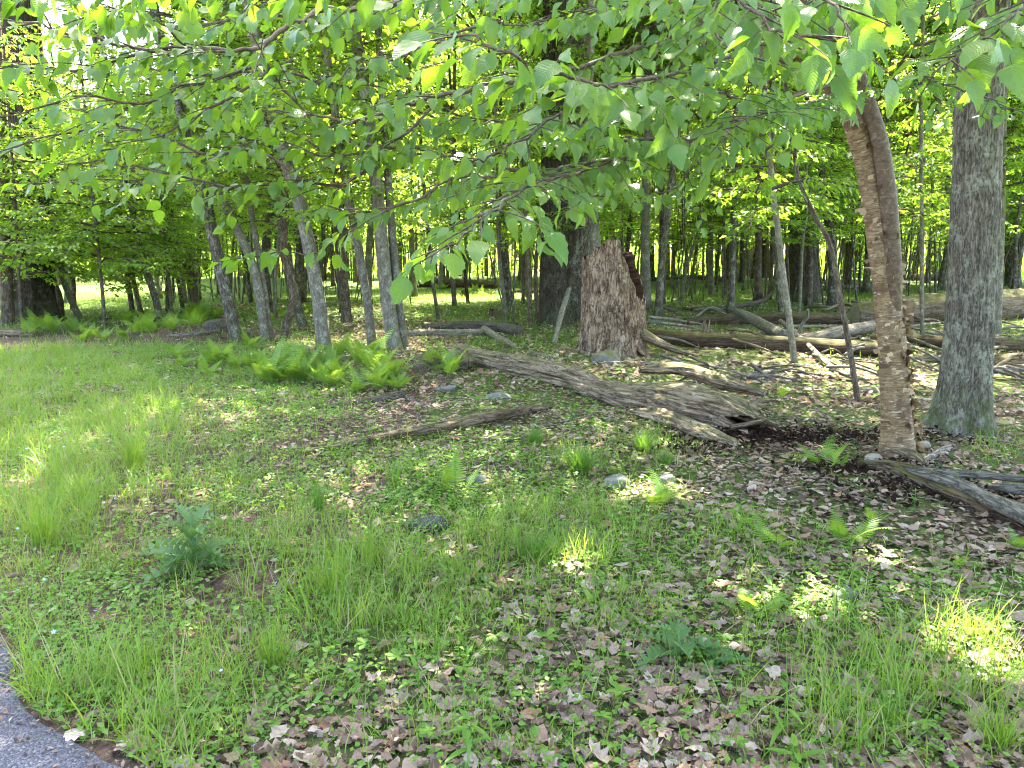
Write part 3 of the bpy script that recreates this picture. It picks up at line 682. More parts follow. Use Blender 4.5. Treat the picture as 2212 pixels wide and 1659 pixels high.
mb.add(*tube(P2, rad2, 40, lambda x, y, s: .006*(fbm(x*14, y*14, s*12, 3)-.5)))
mb.build('stem', M['birch_limb'], birch)['label'] = 'darker smooth second stem running up the side'
# curls of peeling bark, mostly along the right flank
rng = np.random.default_rng(9); mb = MB()
for i in range(420):
    k = int(np.interp(rng.uniform(.1, 3.2), L, np.arange(len(L)))); c = P[k]
    a = rng.normal(.05, .6) if rng.random() < .78 else rng.uniform(-3, .3)      # 0 = right, -pi/2 = towards the camera
    nv = np.array([math.cos(a), math.sin(a), 0]); tv = np.array([-math.sin(a), math.cos(a), 0])*rng.choice([-1, 1])
    w = rng.uniform(.012, .055); l = rng.uniform(.03, .12); cur = rng.uniform(.2, 1.5)
    n = 6; s = np.linspace(0, 1, n); th = s*cur
    off = (np.sin(th)/cur*l)[:, None]*tv+((1-np.cos(th))/cur*l)[:, None]*nv+(np.sin(s*3)*.004)[:, None]*[0, 0, 1.]
    b = c+nv*(rad[k]*.985)+off
    up = np.array([0, 0, w/2]); j = rng.normal(0, w*.25, (n, 1))*[0, 0, 1.]
    mb.add(np.vstack([b-up*(1-.5*s[:, None])+j, b+up*(1-.4*s[:, None])]), grid_faces(2, n, False), np.full((2*n, 3), rng.random()))
mb.build('peeling_bark', M['peel'], birch)['kind'] = 'stuff'

# overhanging branches: (points on the photograph with distance), start radius, leaf spacing, leaf size
BR = [
 ([(1830, 172, 5.9), (1662, 227, 5.0), (1508, 300, 4.3), (1390, 330, 3.9), (1230, 362, 3.5), (1090, 382, 3.3), (985, 385, 3.2), (900, 428, 3.1), (800, 456, 3.1), (700, 450, 3.1)], .022, 1),
 ([(1700, 100, 5.3), (1474, 87, 4.2), (1284, 137, 3.6), (1104, 173, 3.2), (960, 205, 3.1), (830, 245, 3.0), (737, 263, 3.0), (600, 243, 2.9), (545, 242, 2.9)], .018, 1),
 ([(1640, 95, 3.4), (1500, 150, 2.8), (1370, 173, 2.4), (1270, 180, 2.1), (1170, 147, 1.95), (1080, 107, 1.85), (1010, 85, 1.8), (930, 92, 1.8)], .010, .8),
 ([(1508, 300, 4.2), (1330, 300, 3.3), (1227, 243, 2.9), (1110, 317, 2.6), (1040, 345, 2.5), (985, 345, 2.5)], .009, .8),
 ([(1390, 330, 3.8), (1250, 372, 3.0), (1130, 410, 2.5), (1050, 470, 2.2), (1000, 505, 2.1), (930, 570, 2.0)], .009, .8),
 ([(1204, 368, 3.5), (1037, 360, 3.4), (917, 327, 3.3), (737, 300, 3.2), (633, 213, 3.1), (567, 117, 3.0), (520, 40, 2.9)], .013, 1),
 ([(1400, -40, 4.7), (1050, -30, 4.0), (870, 5, 3.6), (737, 22, 3.4), (617, 60, 3.2), (560, 105, 3.1), (433, 107, 3.0), (283, 103, 2.9), (167, 77, 2.8), (60, 50, 2.7), (-60, 40, 2.6)], .020, 1),
 ([(433, 107, 3.0), (300, 113, 3.0), (200, 148, 3.0), (100, 150, 3.0), (0, 132, 3.0), (-100, 120, 3.0)], .008, 1),
 ([(633, 130, 3.1), (547, 180, 3.0), (447, 243, 2.9), (400, 262, 2.9), (320, 300, 2.8), (230, 310, 2.8)], .008, 1),
 ([(560, 140, 3.2), (407, 193, 3.1), (300, 220, 3.0), (167, 213, 2.9), (60, 240, 2.8), (-60, 262, 2.8)], .008, 1),
 ([(830, 330, 3.4), (737, 400, 3.4), (657, 393, 3.3), (500, 407, 3.2), (333, 363, 3.1), (230, 350, 3.1), (130, 355, 3.1)], .010, 1),
 ([(800, 456, 3.3), (690, 545, 3.4), (600, 548, 3.4), (510, 556, 3.4)], .005, 1.3),
 ([(1900, 215, 5.9), (1975, 103, 5.4), (2058, 87, 5.0), (2212, 53, 4.6), (2380, 20, 4.2)], .014, 1),
 ([(1922, 205, 5.9), (1958, 177, 5.2), (2015, 173, 4.8), (2110, 207, 4.4), (2200, 240, 4.1), (2290, 250, 4.0)], .011, 1),
 ([(1480, -160, 2.6), (1560, -40, 2.1), (1640, 45, 1.85), (1720, 75, 1.75), (1800, 85, 1.7), (1865, 105, 1.65)], .007, .7),
 ([(1640, -160, 3.2), (1560, -20, 2.9), (1540, 60, 2.7), (1580, 108, 2.6), (1640, 130, 2.5), (1760, 140, 2.4)], .007, .8),
 ([(2320, -90, 2.6), (2212, 10, 2.2), (2120, 95, 2.0), (2040, 140, 1.9), (1995, 165, 1.9)], .006, .8),
 ([(1800, 200, 5.4), (1720, 235, 4.0), (1630, 250, 3.2), (1575, 280, 2.9), (1550, 340, 2.8)], .008, 1),
 ([(1740, 230, 4.4), (1560, 200, 3.4), (1440, 215, 3.1), (1340, 260, 2.9)], .008, .9),
 ([(1600, -120, 3.6), (1300, -60, 2.9), (1050, -25, 2.6), (850, -30, 2.5), (600, -25, 2.5), (420, -30, 2.5), (240, -22, 2.4), (80, -30, 2.4), (-60, -30, 2.3)], .013, .9),
 ([(1560, -90, 4.4), (1250, 40, 3.8), (1020, 60, 3.5), (850, 130, 3.4), (700, 170, 3.3), (600, 175, 3.3)], .012, .9),
 ([(1660, 80, 4.6), (1450, 20, 3.6), (1330, 15, 3.2), (1190, 40, 3.0), (1120, 60, 3.0)], .009, .9),
 ([(960, 205, 3.3), (860, 300, 3.2), (790, 330, 3.2), (690, 330, 3.1), (600, 300, 3.1), (480, 320, 3.1)], .007, 1),
 ([(1230, 362, 3.7), (1180, 300, 3.6), (1090, 260, 3.5), (1000, 250, 3.4), (900, 210, 3.4), (800, 180, 3.4)], .008, 1),
 ([(1690, -150, 1.9), (1745, -60, 1.6), (1790, 20, 1.5), (1850, 80, 1.45)], .005, .8),
 ([(1880, -120, 2.3), (1830, -30, 2.1), (1760, 0, 2.0), (1690, 5, 1.95), (1600, -10, 1.9)], .006, .8),
 ([(2050, -120, 2.6), (1980, -30, 2.4), (1900, -5, 2.3), (1820, -10, 2.2)], .006, .8),
 ([(737, 60, 3.6), (560, 30, 3.5), (420, 60, 3.4), (300, 50, 3.3), (180, 30, 3.2), (60, 0, 3.1)], .009, .8),
 ([(657, 393, 3.6), (560, 330, 3.6), (440, 330, 3.5), (330, 290, 3.5), (220, 260, 3.4), (110, 200, 3.4), (0, 190, 3.3)], .009, .8),
 ([(737, 200, 3.8), (600, 150, 3.7), (470, 160, 3.7), (350, 160, 3.6), (230, 120, 3.6), (90, 100, 3.5)], .009, .8),
 ([(700, 330, 3.9), (560, 250, 3.9), (430, 300, 3.8), (320, 380, 3.8), (200, 390, 3.7), (80, 400, 3.7)], .008, .9),
 ([(420, 110, 3.1), (330, 40, 2.8), (250, 20, 2.6), (140, -10, 2.4), (40, 0, 2.3)], .006, .9),
 ([(300, 220, 3.2), (200, 280, 3.2), (100, 290, 3.1), (0, 330, 3.0), (-80, 340, 3.0)], .006, 1),
 ([(1508, 300, 4.4), (1480, 390, 4.2), (1400, 420, 4.0), (1330, 415, 3.9), (1240, 440, 3.8)], .008, 1.1),
]
near_leaves = []   # (branch object, template index, position, rotation, size)
rng = np.random.default_rng(31)
BOB = []
for pts, r0, gapk in BR:
    A = np.array([at(x, y, d) for x, y, d in pts])-B0
    seglen = np.linalg.norm(np.diff(A, axis=0), axis=1).sum(); n = max(10, int(seglen/.07))
    P = spline(A, n); P[1:-1] += rng.normal(0, .006, (n-2, 3))
    mb = MB(); mb.add(*tube(P, np.linspace(r0*.8, .0018, n), 7, lambda x, y, s: .08*r0*(vnoise(x*90, y*90, s*30)-.5)))
    Tn = nrm(np.gradient(P, axis=0)); s = np.concatenate([[0], np.cumsum(np.linalg.norm(np.diff(P, axis=0), axis=1))])
    LP = []; LD = []
    pos = .25*s[-1] if r0 > .012 else .12*s[-1]; k = 0
    while pos < s[-1]-.02:
        p = np.array([np.interp(pos, s, P[:, c]) for c in range(3)]); tg = nrm(np.array([np.interp(pos, s, Tn[:, c]) for c in range(3)]))
        sd = nrm(np.cross(tg, [0, 0, 1.]))*(1 if k % 2 else -1)
        l = rng.uniform(.10, .42)*min(1, .35+(s[-1]-pos)/1.2)
        dr = nrm(tg*rng.uniform(.5, 1.1)+sd*rng.uniform(.4, 1.)+np.array([0, 0, rng.uniform(-.35, .15)]))
        e = p+dr*l+np.array([0, 0, -.25*l*l])
        tw = spline([p, p+dr*l*.5, e], 6)
        mb.add(*tube(tw, np.linspace(max(.0025, r0*.2), .0012, 6), 4, caps=False))
        nl = max(1, int(l/.040))
        for q in range(nl):
            u = (q+.7)/nl if nl > 1 else 1
            lp = np.array([np.interp(u, np.linspace(0, 1, 6), tw[:, c]) for c in range(3)])
            s2 = nrm(np.cross(dr, [0, 0, 1.]))*(1 if q % 2 else -1)
            LP.append(lp); LD.append(dr*rng.uniform(.3, .9)+s2*rng.uniform(.2, .9)*(q < nl-1)+np.array([0, 0, -rng.choice([rng.uniform(.0, .5), rng.uniform(.3, 1.4)])]))
        pos += rng.uniform(.045, .08)*gapk; k += 1
    LP.append(P[-1]); LD.append(Tn[-1]+[0, 0, -.3])
    bo = mb.build('branch', M['twig'] if r0 < .012 else M['birch_limb'], birch); BOB.append(bo)
    LP = np.array(LP); LD = nrm(np.array(LD)); kk = len(LP)
    Nn = np.array([0, -.2, 1.])+rng.normal(0, .5, (kk, 3)); Rm = basis(LD, Nn); sz = rng.uniform(.036, .082, kk)*np.where(LP[:, 1]+B0[1] < 2.3, 1.15, 1.)
    for i in range(kk): near_leaves.append((bo, int(rng.integers(6)), LP[i]+LD[i]*.012, Rm[i], sz[i]))
lpos = np.array([q[2] for q in near_leaves])+B0
px, py, dep = toPx(lpos); size = np.array([q[4] for q in near_leaves])/dep
vis = (px > -20) & (px < 2232) & (py > -40) & (py < 1000)
order = np.argsort(-(size*vis)); big = set(order[:300].tolist())
LME = []
for tv in LEAF_N:
    m = MB(); m.add(*tv); LME.append(m.mesh('leaf', M['leaf']))
mb = MB(); groups = {}
for i, (bo, ti, p, Rm, sz) in enumerate(near_leaves):
    if i in big:
        o = ob('leaf', LME[ti], bo); o.matrix_basis = Matrix([[*(Rm[r]*sz), p[r]] for r in range(3)]+[[0, 0, 0, 1]])
    else: groups.setdefault(ti, []).append((p, Rm, sz))
for ti, g in groups.items():
    mb.add(*scatter(LEAF_N[ti], np.array([q[0] for q in g]), np.array([q[1] for q in g]), np.array([q[2] for q in g]), rng))
o = mb.build('leaves', M['leaf'], birch); o['kind'] = 'stuff'
print('near leaves', len(near_leaves))
# unseen leaf masses added above the frame as shade, gaps cut for sun flecks
FLECK = [gp(1420, 1065), gp(1690, 1300), gp(2120, 1410), gp(1235, 1235), gp(1520, 870), gp(2080, 830), gp(90, 900), gp(1440, 870), gp(60, 745), gp(1900, 1210)]
FR = [.26, .26, .22, .14, .3, .6, .5, .25, .6, .12]
def flecked(Pw):
    keep = np.ones(len(Pw), bool)
    for q, r in zip(FLECK, FR):
        v = Pw-q; v = v-np.outer(v@S, S); v[:, 0] *= .8; keep &= (np.linalg.norm(v, axis=1)+1.1*r*(vnoise(Pw[:, 0]*4, Pw[:, 1]*4, Pw[:, 2]*4)-.5)) > r
    return keep
def shade_roof(owner, cen0, rad, ncl, per, leaf, name, seed, cut=True):
    rng = np.random.default_rng(seed); mb = MB(); O = np.array(owner.location)
    c = nrm(rng.normal(0, 1, (ncl, 3)))*rng.random((ncl, 1))**.4; cen = np.asarray(cen0)+c*rad
    px, py, f = toPx(cen); cen = cen[~((py > -90) & (px > -200) & (px < 2400) & (f > .3) & (cen[:, 1] < 17))]
    for q in cen[::7]:
        st = np.asarray(cen0)-[0, 0, rad[2]*.7]
        if cut and not flecked(spline([st, (st+q)/2+[0, 0, .3], q], 24)).all(): continue
        mb.add(*tube(spline([st, (st+q)/2+[0, 0, .3], q], 6)-O, np.linspace(.03, .006, 6), 4, caps=False), 1)
    Pw = (cen[:, None]+rng.normal(0, 1, (len(cen), per, 3))*[.42, .42, .16]).reshape(-1, 3)
    px, py, f = toPx(Pw); Pw = Pw[~((py > -70) & (px > -100) & (px < 2300) & (f > .3) & (Pw[:, 1] < 17))]
    if cut: Pw = Pw[flecked(Pw)]
    n = len(Pw); D = rng.normal(0, 1, (n, 3)); D[:, 2] -= .5
    mb.add(*scatter(LEAF_F, Pw-O, basis(D, np.array([0, 0, 1])+rng.normal(0, .4, (n, 3))), leaf*rng.uniform(.7, 1.25, n), rng), 0)
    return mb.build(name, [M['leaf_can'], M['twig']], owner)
shade_roof(birch, (3.0, 4.6, 5.2), (3.6, 3.4, 1.6), 330, 42, .125, 'crown', 51)  # birch's upper crown, set and thickened out of frame to shade the right side

own = {o['label']: o for o in C.objects if 'label' in o and o.get('category') == 'tree' and 'group' not in o}
def owner(s): return next(o for l, o in own.items() if s in l)
for i, (s_, c_) in enumerate([('right behind the broken stump', (.8, 14.2, 9.0)), ('slim pale grey trunk left', (-.2, 10.2, 8.2)), ('slender pale sapling leaning', (3.6, 12.2, 9.0)), ('thick grey oak', (5.2, 8.8, 8.6)), ('pale grey trunk tight', (7.2, 13.0, 9.4)), ('thick grey oak', (2.6, 8.2, 9.6)), ('thick grey oak', (6.5, 4.5, 8.0)), ('thick grey oak', (4.4, 6.8, 7.0))]):
    shade_roof(owner(s_), c_, (3.0, 2.9, 1.5), 190, 42, .165, 'crown', 60+i)  # leaf masses added out of view, hung on nearby trees to shade the ground
shade_roof(owner('larger of the close grey pair'), (-.9, 7.0, 7.8), (1.7, 1.7, 1.0), 110, 42, .165, 'crown', 80)  # small leaf mass added out of view to keep sun off the road corner
# ------------------------------------------------------------------ the broken stump, snags
def shell(fn_out, fn_in, rim, nth, nz, base, name, mats, parent, dispo):
    """standing broken trunk: outer skin, jagged rim, hollow inside"""
    th = np.linspace(0, 2*np.pi, nth, endpoint=False); H = rim(th); u = np.linspace(0, 1, nz)
    z = u[:, None]*H[None]; r = fn_out(th[None], z); r = r+dispo(np.cos(th)[None]*.5, np.sin(th)[None]*.5, z)
    V = np.stack([r*np.cos(th), r*np.sin(th), z-.1*(u[:, None] == 0)], -1); bc = np.stack([.5*np.cos(th)[None]+0*z, .5*np.sin(th)[None]+0*z, z], -1)
    mb = MB(); mb.add(V, grid_faces(nz, nth), bc, 0)
    u2 = np.linspace(1, .15, nz//2); z2 = u2[:, None]*H[None]; r2 = np.maximum(.05, fn_in(th[None], z2)); r2[0] = r[-1]-.004
    r2 = r2+.02*(fbm(np.cos(th)[None]*8, np.sin(th)[None]*8, z2*5, 2)-.5)
    V2 = np.stack([r2*np.cos(th), r2*np.sin(th), z2], -1)
    mb.add(V2, grid_faces(nz//2, nth), np.stack([.4*np.cos(th)[None]+0*z2, .4*np.sin(th)[None]+0*z2, z2], -1), 1)
    return mb.build(name, mats, parent)
sb = gp(1322, 762); f = sb[1]*cp+1.5*sp; k = f/FD; SR = 64*k
st = thing('broken_stump', 'huge weathered broken stump with splintered hollow top', 'stump', sb)
def srim(th):
    a = np.degrees(th) % 360       # 0 right, 90 away, 180 left, 270 towards the camera
    h = np.interp(a, [0, 20, 38, 60, 90, 150, 180, 215, 250, 268, 282, 298, 315, 335, 360], [106, 168, 206, 214, 206, 204, 196, 212, 236, 240, 208, 150, 122, 110, 106])*k
    return h+.05*(vnoise(th*9, 0.)-.5)+.10*(vnoise(np.cos(th)*14, np.sin(th)*14)-.4)+.10*(vnoise(np.cos(th)*34, np.sin(th)*34)-.5)
def sout(th, z):
    return SR*(1.0-.07*z+.06*np.exp(-z/.2))*(1+.06*np.cos(2*th+.4))*(1+.10*np.exp(-z/.3)*np.cos(5*th))
sd = lambda x, y, z: .05*(ridge(np.arctan2(y, x)*3.3+1.8*vnoise(x*3, y*3, z*1.3), z*.75)-.6)+.07*(fbm(x*17, y*17, z*2.2, 4)-.5)+.05*np.round(3*vnoise(x*13, y*13, z*2.6))/3+.03*(fbm(x*9, y*9, z*6, 3)-.5)
shell(sout, lambda th, z: SR*(.66-.05*z)*(1+0*th), srim, 220, 130, sb, 'trunk', [M['stump'], M['stump_in']], st, sd)
rng = np.random.default_rng(3)
for i in range(5):     # root flares and standing splinters round the foot
    a = [3.3, 4.2, 5.6, 0.3, 2.0][i]; d = np.array([math.cos(a), math.sin(a), 0])
    m = MB(); m.add(*tube(spline([d*SR*.75+[0, 0, .38], d*SR*1.05+[0, 0, .12], d*SR*1.25+[0, 0, .02], d*SR*1.5-[0, 0, .06]], 14), np.linspace(.10, .03, 14), 12, lambda x, y, s: .025*(fbm(x*20, y*20, s*4, 2)-.5)))
    m.build('root', M['stump'], st)
# leaning broken slab leaning on the right of the stump
sp_ = MB(); a0 = np.array([SR*.9, -.2, .35]); sp_.add(*tube(spline([a0, a0+[.45, -.1, -.22], a0+[.95, -.15, -.38]], 16), np.linspace(.10, .03, 16), 10, lambda x, y, s: .03*(fbm(x*20, y*20, s*3, 2)-.5)))
sp_.build('fallen_slab', M['log'], st)
def snag(base, top, w, label, mats, name='snag', rimamp=.35, seed=0):
    b = gp(*base); q = at(top[0], top[1], b[1]); f = b[1]*cp+1.5*sp; r = .5*w*f/FD; h = q[2]-b[2]
    t = thing(name, label, 'snag', b); lean = q-b
    m = MB(); nth = 36; nz = 50; th = np.linspace(0, 2*np.pi, nth, endpoint=False)
    H = h*(1-rimamp*vnoise(np.cos(th)*3+seed, np.sin(th)*3)*.9); u = np.linspace(0, 1, nz)[:, None]; z = u*H
    rr_ = r*(1.05-.25*u+.4*np.exp(-z/.2))+r*.35*(ridge(th[None]*4, z*.8)-.5)+r*.2*(fbm(np.cos(th)[None]*6, np.sin(th)[None]*6, z*4, 2)-.5)
    V = np.stack([rr_*np.cos(th)+lean[0]*z/h, rr_*np.sin(th)+0*z, z-.1*(u == 0)], -1); bcv = np.stack([.3*np.cos(th)[None]+0*z, .3*np.sin(th)[None]+0*z, z], -1)
    m.add(V, grid_faces(nz, nth), bcv, 0)
    V2 = V[-1]; c = V2.mean(0)-[0, 0, .5*rimamp*h]; m.add(np.vstack([V2*1.0-[0, 0, .003], c]), np.stack([np.arange(nth), (np.arange(nth)+1) % nth, np.full(nth, nth)], -1), None, 1)
    m.build('trunk', [M[x] for x in mats], t); note(b); return t
snag((424, 672), (398, 520), 20, 'broken snag with splintered orange top and peeling bark by the ferns', ['bark_brown', 'stump_in'])
snag((1618, 598), (1616, 516), 32, 'far whitish snag with torn fibrous trunk', ['log_pale', 'stump'], seed=4)
snag((785+733, 741), (785+744, 679), 15, 'short upright splinter of bare wood among the rotten logs', ['log', 'stump_in'], 'standing_splinter', .5, 7)
snag((1000, 642), (1000, 620), 9, 'small dark rotten stub in the sunny grass clearing', ['bark_dark', 'stump_in'], 'stub', .4, 2)
snag((1068, 683), (1066, 665), 18, 'low mossy stub left of the thin grey sapling', ['log_moss', 'stump_in'], 'stub', .5, 3)

# ------------------------------------------------------------------ logs and sticks
def log(name, label, pts, mat, cat='log', nseg=20, amp=.14, lift=.6, dens=26, parts=None, hollow=False, freq=1.):
    """pts: (x, y, width in photo pixels) along the ground; optional 4th = extra height"""
    W3 = []; RD = []
    for q in pts:
        b = gp(q[0], q[1]); f = b[1]*cp-(b[2]-CAM[2])*sp; r = .5*q[2]*f/FD
        W3.append(b+[0, 0, r*lift+(q[3] if len(q) > 3 else 0)]); RD.append(r)
    W3 = np.array(W3); O = W3.mean(0); O[2] = float(hgt(O[0], O[1]))
    Ln = np.linalg.norm(np.diff(W3, axis=0), axis=1).sum(); n = max(8, int(Ln*dens))
    P = spline(W3-O, n); rd = np.maximum(.004, spline(np.column_stack([RD, RD, RD]), n)[:, 0]); rm = float(np.mean(RD)); sd = R_.uniform(0, 50)
    t = thing(name, label, cat, O)
    mb = MB(); mb.add(*tube(P, rd, nseg, lambda x, y, s: amp*rm*2*(.6*(ridge(np.arctan2(y, x)*2.5*freq+sd, s*.5)-.5)+.8*(fbm(x/rm*1.2+sd, y/rm*1.2, s*2.2, 3)-.5))))
    body = mb.build('body', M[mat], t)
    return t, P, rd, O
def limb(t, O, pts, mat, name='branch', r1=.3):
    W3 = []; RD = []
    for x, y, w, dz in pts:
        b = gp(x, y); f = b[1]*cp-(b[2]-CAM[2])*sp; RD.append(.5*w*f/FD); W3.append(b+[0, 0, dz]-O)
    n = 16; mb = MB(); mb.add(*tube(spline(W3, n), np.interp(np.linspace(0, 1, n), np.linspace(0, 1, len(RD)), RD), 7, lambda x, y, s: .15*RD[0]*(vnoise(x*60, y*60, s*9)-.5))); return mb.build(name, M[mat], t)

# main fallen log: ridged, with a torn hollow end
O = gp(1300, 850); t = thing('fallen_log', 'large bare fallen trunk with torn hollow end pointing right', 'log', O)
LP_ = [(985, 775, 36), (1060, 797, 41), (1160, 820, 46), (1260, 848, 51), (1350, 876, 58), (1430, 890, 72), (1500, 908, 82), (1575, 924, 80), (1632, 937, 78)]
W3 = []; RD = []
for x, y, w in LP_:
    b = gp(x, y); f = b[1]*cp-(b[2]-CAM[2])*sp; r = .5*w*f/FD; W3.append(b+[0, 0, r*.75]-O); RD.append(r)
P = spline(W3, 240); rd = spline(np.column_stack([RD]*3), 240)[:, 0]
u = np.linspace(0, 1, 240)
def ldisp(x, y, s):
    k = np.clip((s-2.2)/1.5, 0, 1); th = np.arctan2(y, x)
    crack = np.clip(ridge(th*2.2+.35*s+.5*vnoise(x*4, y*4, s), s*.35)-.72, 0, 1)
    return -(.13*k+.06)*crack+.012*(ridge(th*6+2*vnoise(x*4, y*4, s*1.5), s*.9)-.5)+.02*(fbm(x*30, y*30, s*3, 2)-.5)+.07*(fbm(x*6, y*6, s*1.8, 4)-.5)*(.5+k)+.03*np.round(4*vnoise(x*10, y*10, s*2))/4
V, F, A = tube(P, rd, 130, ldisp, caps=False)
V = V.reshape(240, 130, 3); thr = np.linspace(0, 2*np.pi, 130, endpoint=False)
ax = nrm(P[-1]-P[-8]); jag = .5*vnoise(np.cos(thr)*1.6+3, np.sin(thr)*1.6, 5.)+.16*vnoise(np.cos(thr)*9, np.sin(thr)*9, 2.)
V += (np.clip((u-.8)/.2, 0, 1)[:, None]*(jag-.3)[None])[..., None]*ax; V[..., 2] -= (np.clip((u-.86)/.14, 0, 1)*.10)[:, None]*np.clip(np.sin(thr*2+1), 0, 1)[None]*(V[..., 2] > .2)
mb = MB(); mb.add(V, F, A, 0)
ne = 40; inn = V[::-1][:ne*1]; cen_ = P[::-1][:ne][:, None]; shr = np.linspace(.82, .45, ne)[:, None, None]; shr[0] = .995; shr[1] = .9
mb.add(cen_+(inn-cen_)*shr, grid_faces(ne, 130), A.reshape(240, 130, 3)[::-1][:ne], 1)
mb.build('body', [M['log'], M['stump_in']], t)
# torn side slabs and splinters of the main log
for pts in ([(1380, 868, 14, .36), (1470, 866, 26, .36), (1560, 880, 30, .28), (1650, 892, 10, .2)], [(1360, 900, 12, .05), (1430, 915, 30, .06), (1520, 948, 34, .05), (1590, 968, 12, .03)]):
    W4 = []; R4 = []
    for x, y, w, dz in pts: b = gp(x, y); f = b[1]*cp+1.5*sp; W4.append(b+[0, 0, dz]-O); R4.append(.5*w*f/FD)
    m = MB(); n = 60; m.add(*tube(spline(W4, n), np.interp(np.linspace(0, 1, n), np.linspace(0, 1, 4), R4), 26, lambda x, y, s: .05*(ridge(np.arctan2(y, x)*4, s*.8)-.6)+.04*(fbm(x*14, y*14, s*2, 3)-.5)))
    m.build('torn_slab', M['log'], t)
rng = np.random.default_rng(8)
for i in range(7):
    a = P[-1]+rng.normal(0, .11, 3)*[.6, 1, 1]; d = nrm(ax+rng.normal(0, .25, 3)); l = rng.uniform(.15, .4)
    m = MB(); m.add(*tube(np.array([a-d*.25, a+d*l*.5, a+d*l]), [.03, .02, .003], 6)); m.build('splinter', M['log'], t)

log('log_end', 'short mossy log end with dark sawn face hidden in ferns', [(905, 808, 48), (960, 800, 50), (1012, 800, 44)], 'log_moss')
log('branch_log', 'long bare grey-brown branch lying in the litter before the big log', [(632, 988, 8), (760, 968, 14), (850, 955, 20), (950, 940, 24), (1060, 915, 22), (1130, 900, 18), (1190, 885, 10)], 'log', amp=.12, lift=1.5)
log('rotten_branch', 'dark broken branch piece right of the fern clump', [(660, 884, 6), (720, 880, 9), (785, 873, 14), (830, 866, 20), (872, 857, 18)], 'log_dark')
log('birch_log', 'pale birch log lying left of the twin trunks', [(872, 726, 14), (930, 724, 15), (990, 724, 16), (1048, 722, 15)], 'log_pale', amp=.06)
log('birch_limb', 'pale birch limb broken off and slanting from the birch log', [(1046, 720, 15, .05), (1080, 736, 14), (1114, 752, 11)], 'log_pale', amp=.06)
log('dark_log', 'dark split log behind the pale birch log', [(915, 712, 18), (1000, 711, 22), (1070, 716, 28), (1121, 724, 24)], 'log_dark')
log('stick', 'light grey stick between birch limb and stump', [(1140, 764, 9), (1180, 774, 11), (1212, 788, 7)], 'log_pale', 'stick')
log('stick', 'long thin light stick lying in front of the stump rock', [(1222, 795, 6), (1330, 787, 9), (1420, 790, 9), (1510, 799, 8)], 'log_grey', 'stick')
log('stick', 'short forked grey stick in front of the stump rock', [(1308, 792, 9), (1320, 812, 8)], 'log_grey', 'stick')
log('rotten_log', 'long dark red rotten log running right from the stump', [(1400, 738, 26), (1475, 748, 34), (1600, 752, 38), (1720, 758, 38), (1850, 765, 36), (1915, 768, 30)], 'log_red', amp=.2)
log('rotten_log', 'dark fallen trunk behind the rotten log below the big oak', [(1480, 700, 16), (1600, 698, 28), (1700, 698, 30), (1820, 702, 26)], 'log_red', amp=.2)
log('grey_slab', 'grey weathered slab slanting across the rotten logs', [(1576, 700, 14, .36), (1632, 720, 22, .2), (1692, 742, 26, .06)], 'log_grey', amp=.2)
log('fallen_stick', 'long white stick slanting past the pale sapling', [(1684, 720, 8, .25), (1740, 758, 10, .12), (1802, 804, 10, .03), (1868, 822, 6)], 'log_pale', 'stick')
log('split_log', 'cream split log lying against the sawn log', [(1690, 738, 12), (1760, 742, 22, .05), (1830, 733, 26, .1), (1906, 722, 22, .14)], 'log_pale', amp=.18)
log('forked_branch', 'crooked white dead branch standing behind the pale sapling', [(1724, 724, 8, .0), (1732, 722, 7, .22), (1743, 722, 6, .36), (1741, 722, 5, .52)], 'log_pale', 'stick', lift=0)
tt, P_, rd_, OO = log('mossy_log', 'huge moss-topped sawn log behind the birch and thick oak', [(1846, 703, 52), (1900, 699, 58), (1980, 694, 64), (2080, 690, 68), (2240, 684, 70)], 'log_moss', nseg=60, amp=.07, lift=.75)
m = MB(); nn = 48; th = np.linspace(0, 2*np.pi, nn, endpoint=False); ax0 = nrm(P_[0]-P_[2]); sx = nrm(np.cross(ax0, [0, 0, 1])); sz_ = np.cross(sx, ax0)
ring = P_[0]+ax0*.012+rd_[0]*1.03*(np.cos(th)[:, None]*sx+np.sin(th)[:, None]*sz_); m.add(np.vstack([ring, P_[0]+ax0*.02]), np.stack([np.arange(nn), (np.arange(nn)+1) % nn, np.full(nn, nn)], -1), np.vstack([np.column_stack([np.cos(th), np.sin(th), 0*th])*rd_[0], [0, 0, 0]]))
m.build('cut_face', M['cut'], tt)['label'] = 'pale sawn face with rings'
log('mossy_log', 'mossy log at the right edge behind the thick oak', [(2160, 662, 36, .12), (2230, 664, 40, .12), (2300, 664, 40, .1)], 'log_moss', nseg=30)
log('rotten_log', 'layered red rotten log behind birch foot and thick oak', [(1880, 742, 22), (1980, 748, 28), (2090, 756, 30), (2240, 762, 34)], 'log_red', amp=.22)
log('rotten_log', 'sunlit grey rotten log near the thick oak at the right edge', [(1960, 778, 14), (2060, 783, 24), (2150, 788, 30), (2240, 792, 34)], 'log', amp=.22)
log('bleached_log', 'bleached bare log lowest of the pile right of the thick oak', [(2130, 808, 14), (2180, 806, 22), (2260, 806, 26)], 'log_pale', amp=.2)
log('stick', 'long dark stick lying across the litter right of the big log', [(1578, 783, 7), (1680, 800, 9), (1760, 812, 8), (1846, 826, 6)], 'log_dark', 'stick')
log('dark_branch', 'dark crooked branch behind the torn end of the big log', [(1440, 836, 12), (1560, 826, 14), (1620, 815, 13), (1668, 806, 10)], 'log_dark')
log('dark_branch', 'dark root-like branch rising left of the slanting dark stick', [(1475, 800, 14), (1530, 800, 16), (1560, 790, 12), (1580, 778, 7)], 'log_dark')
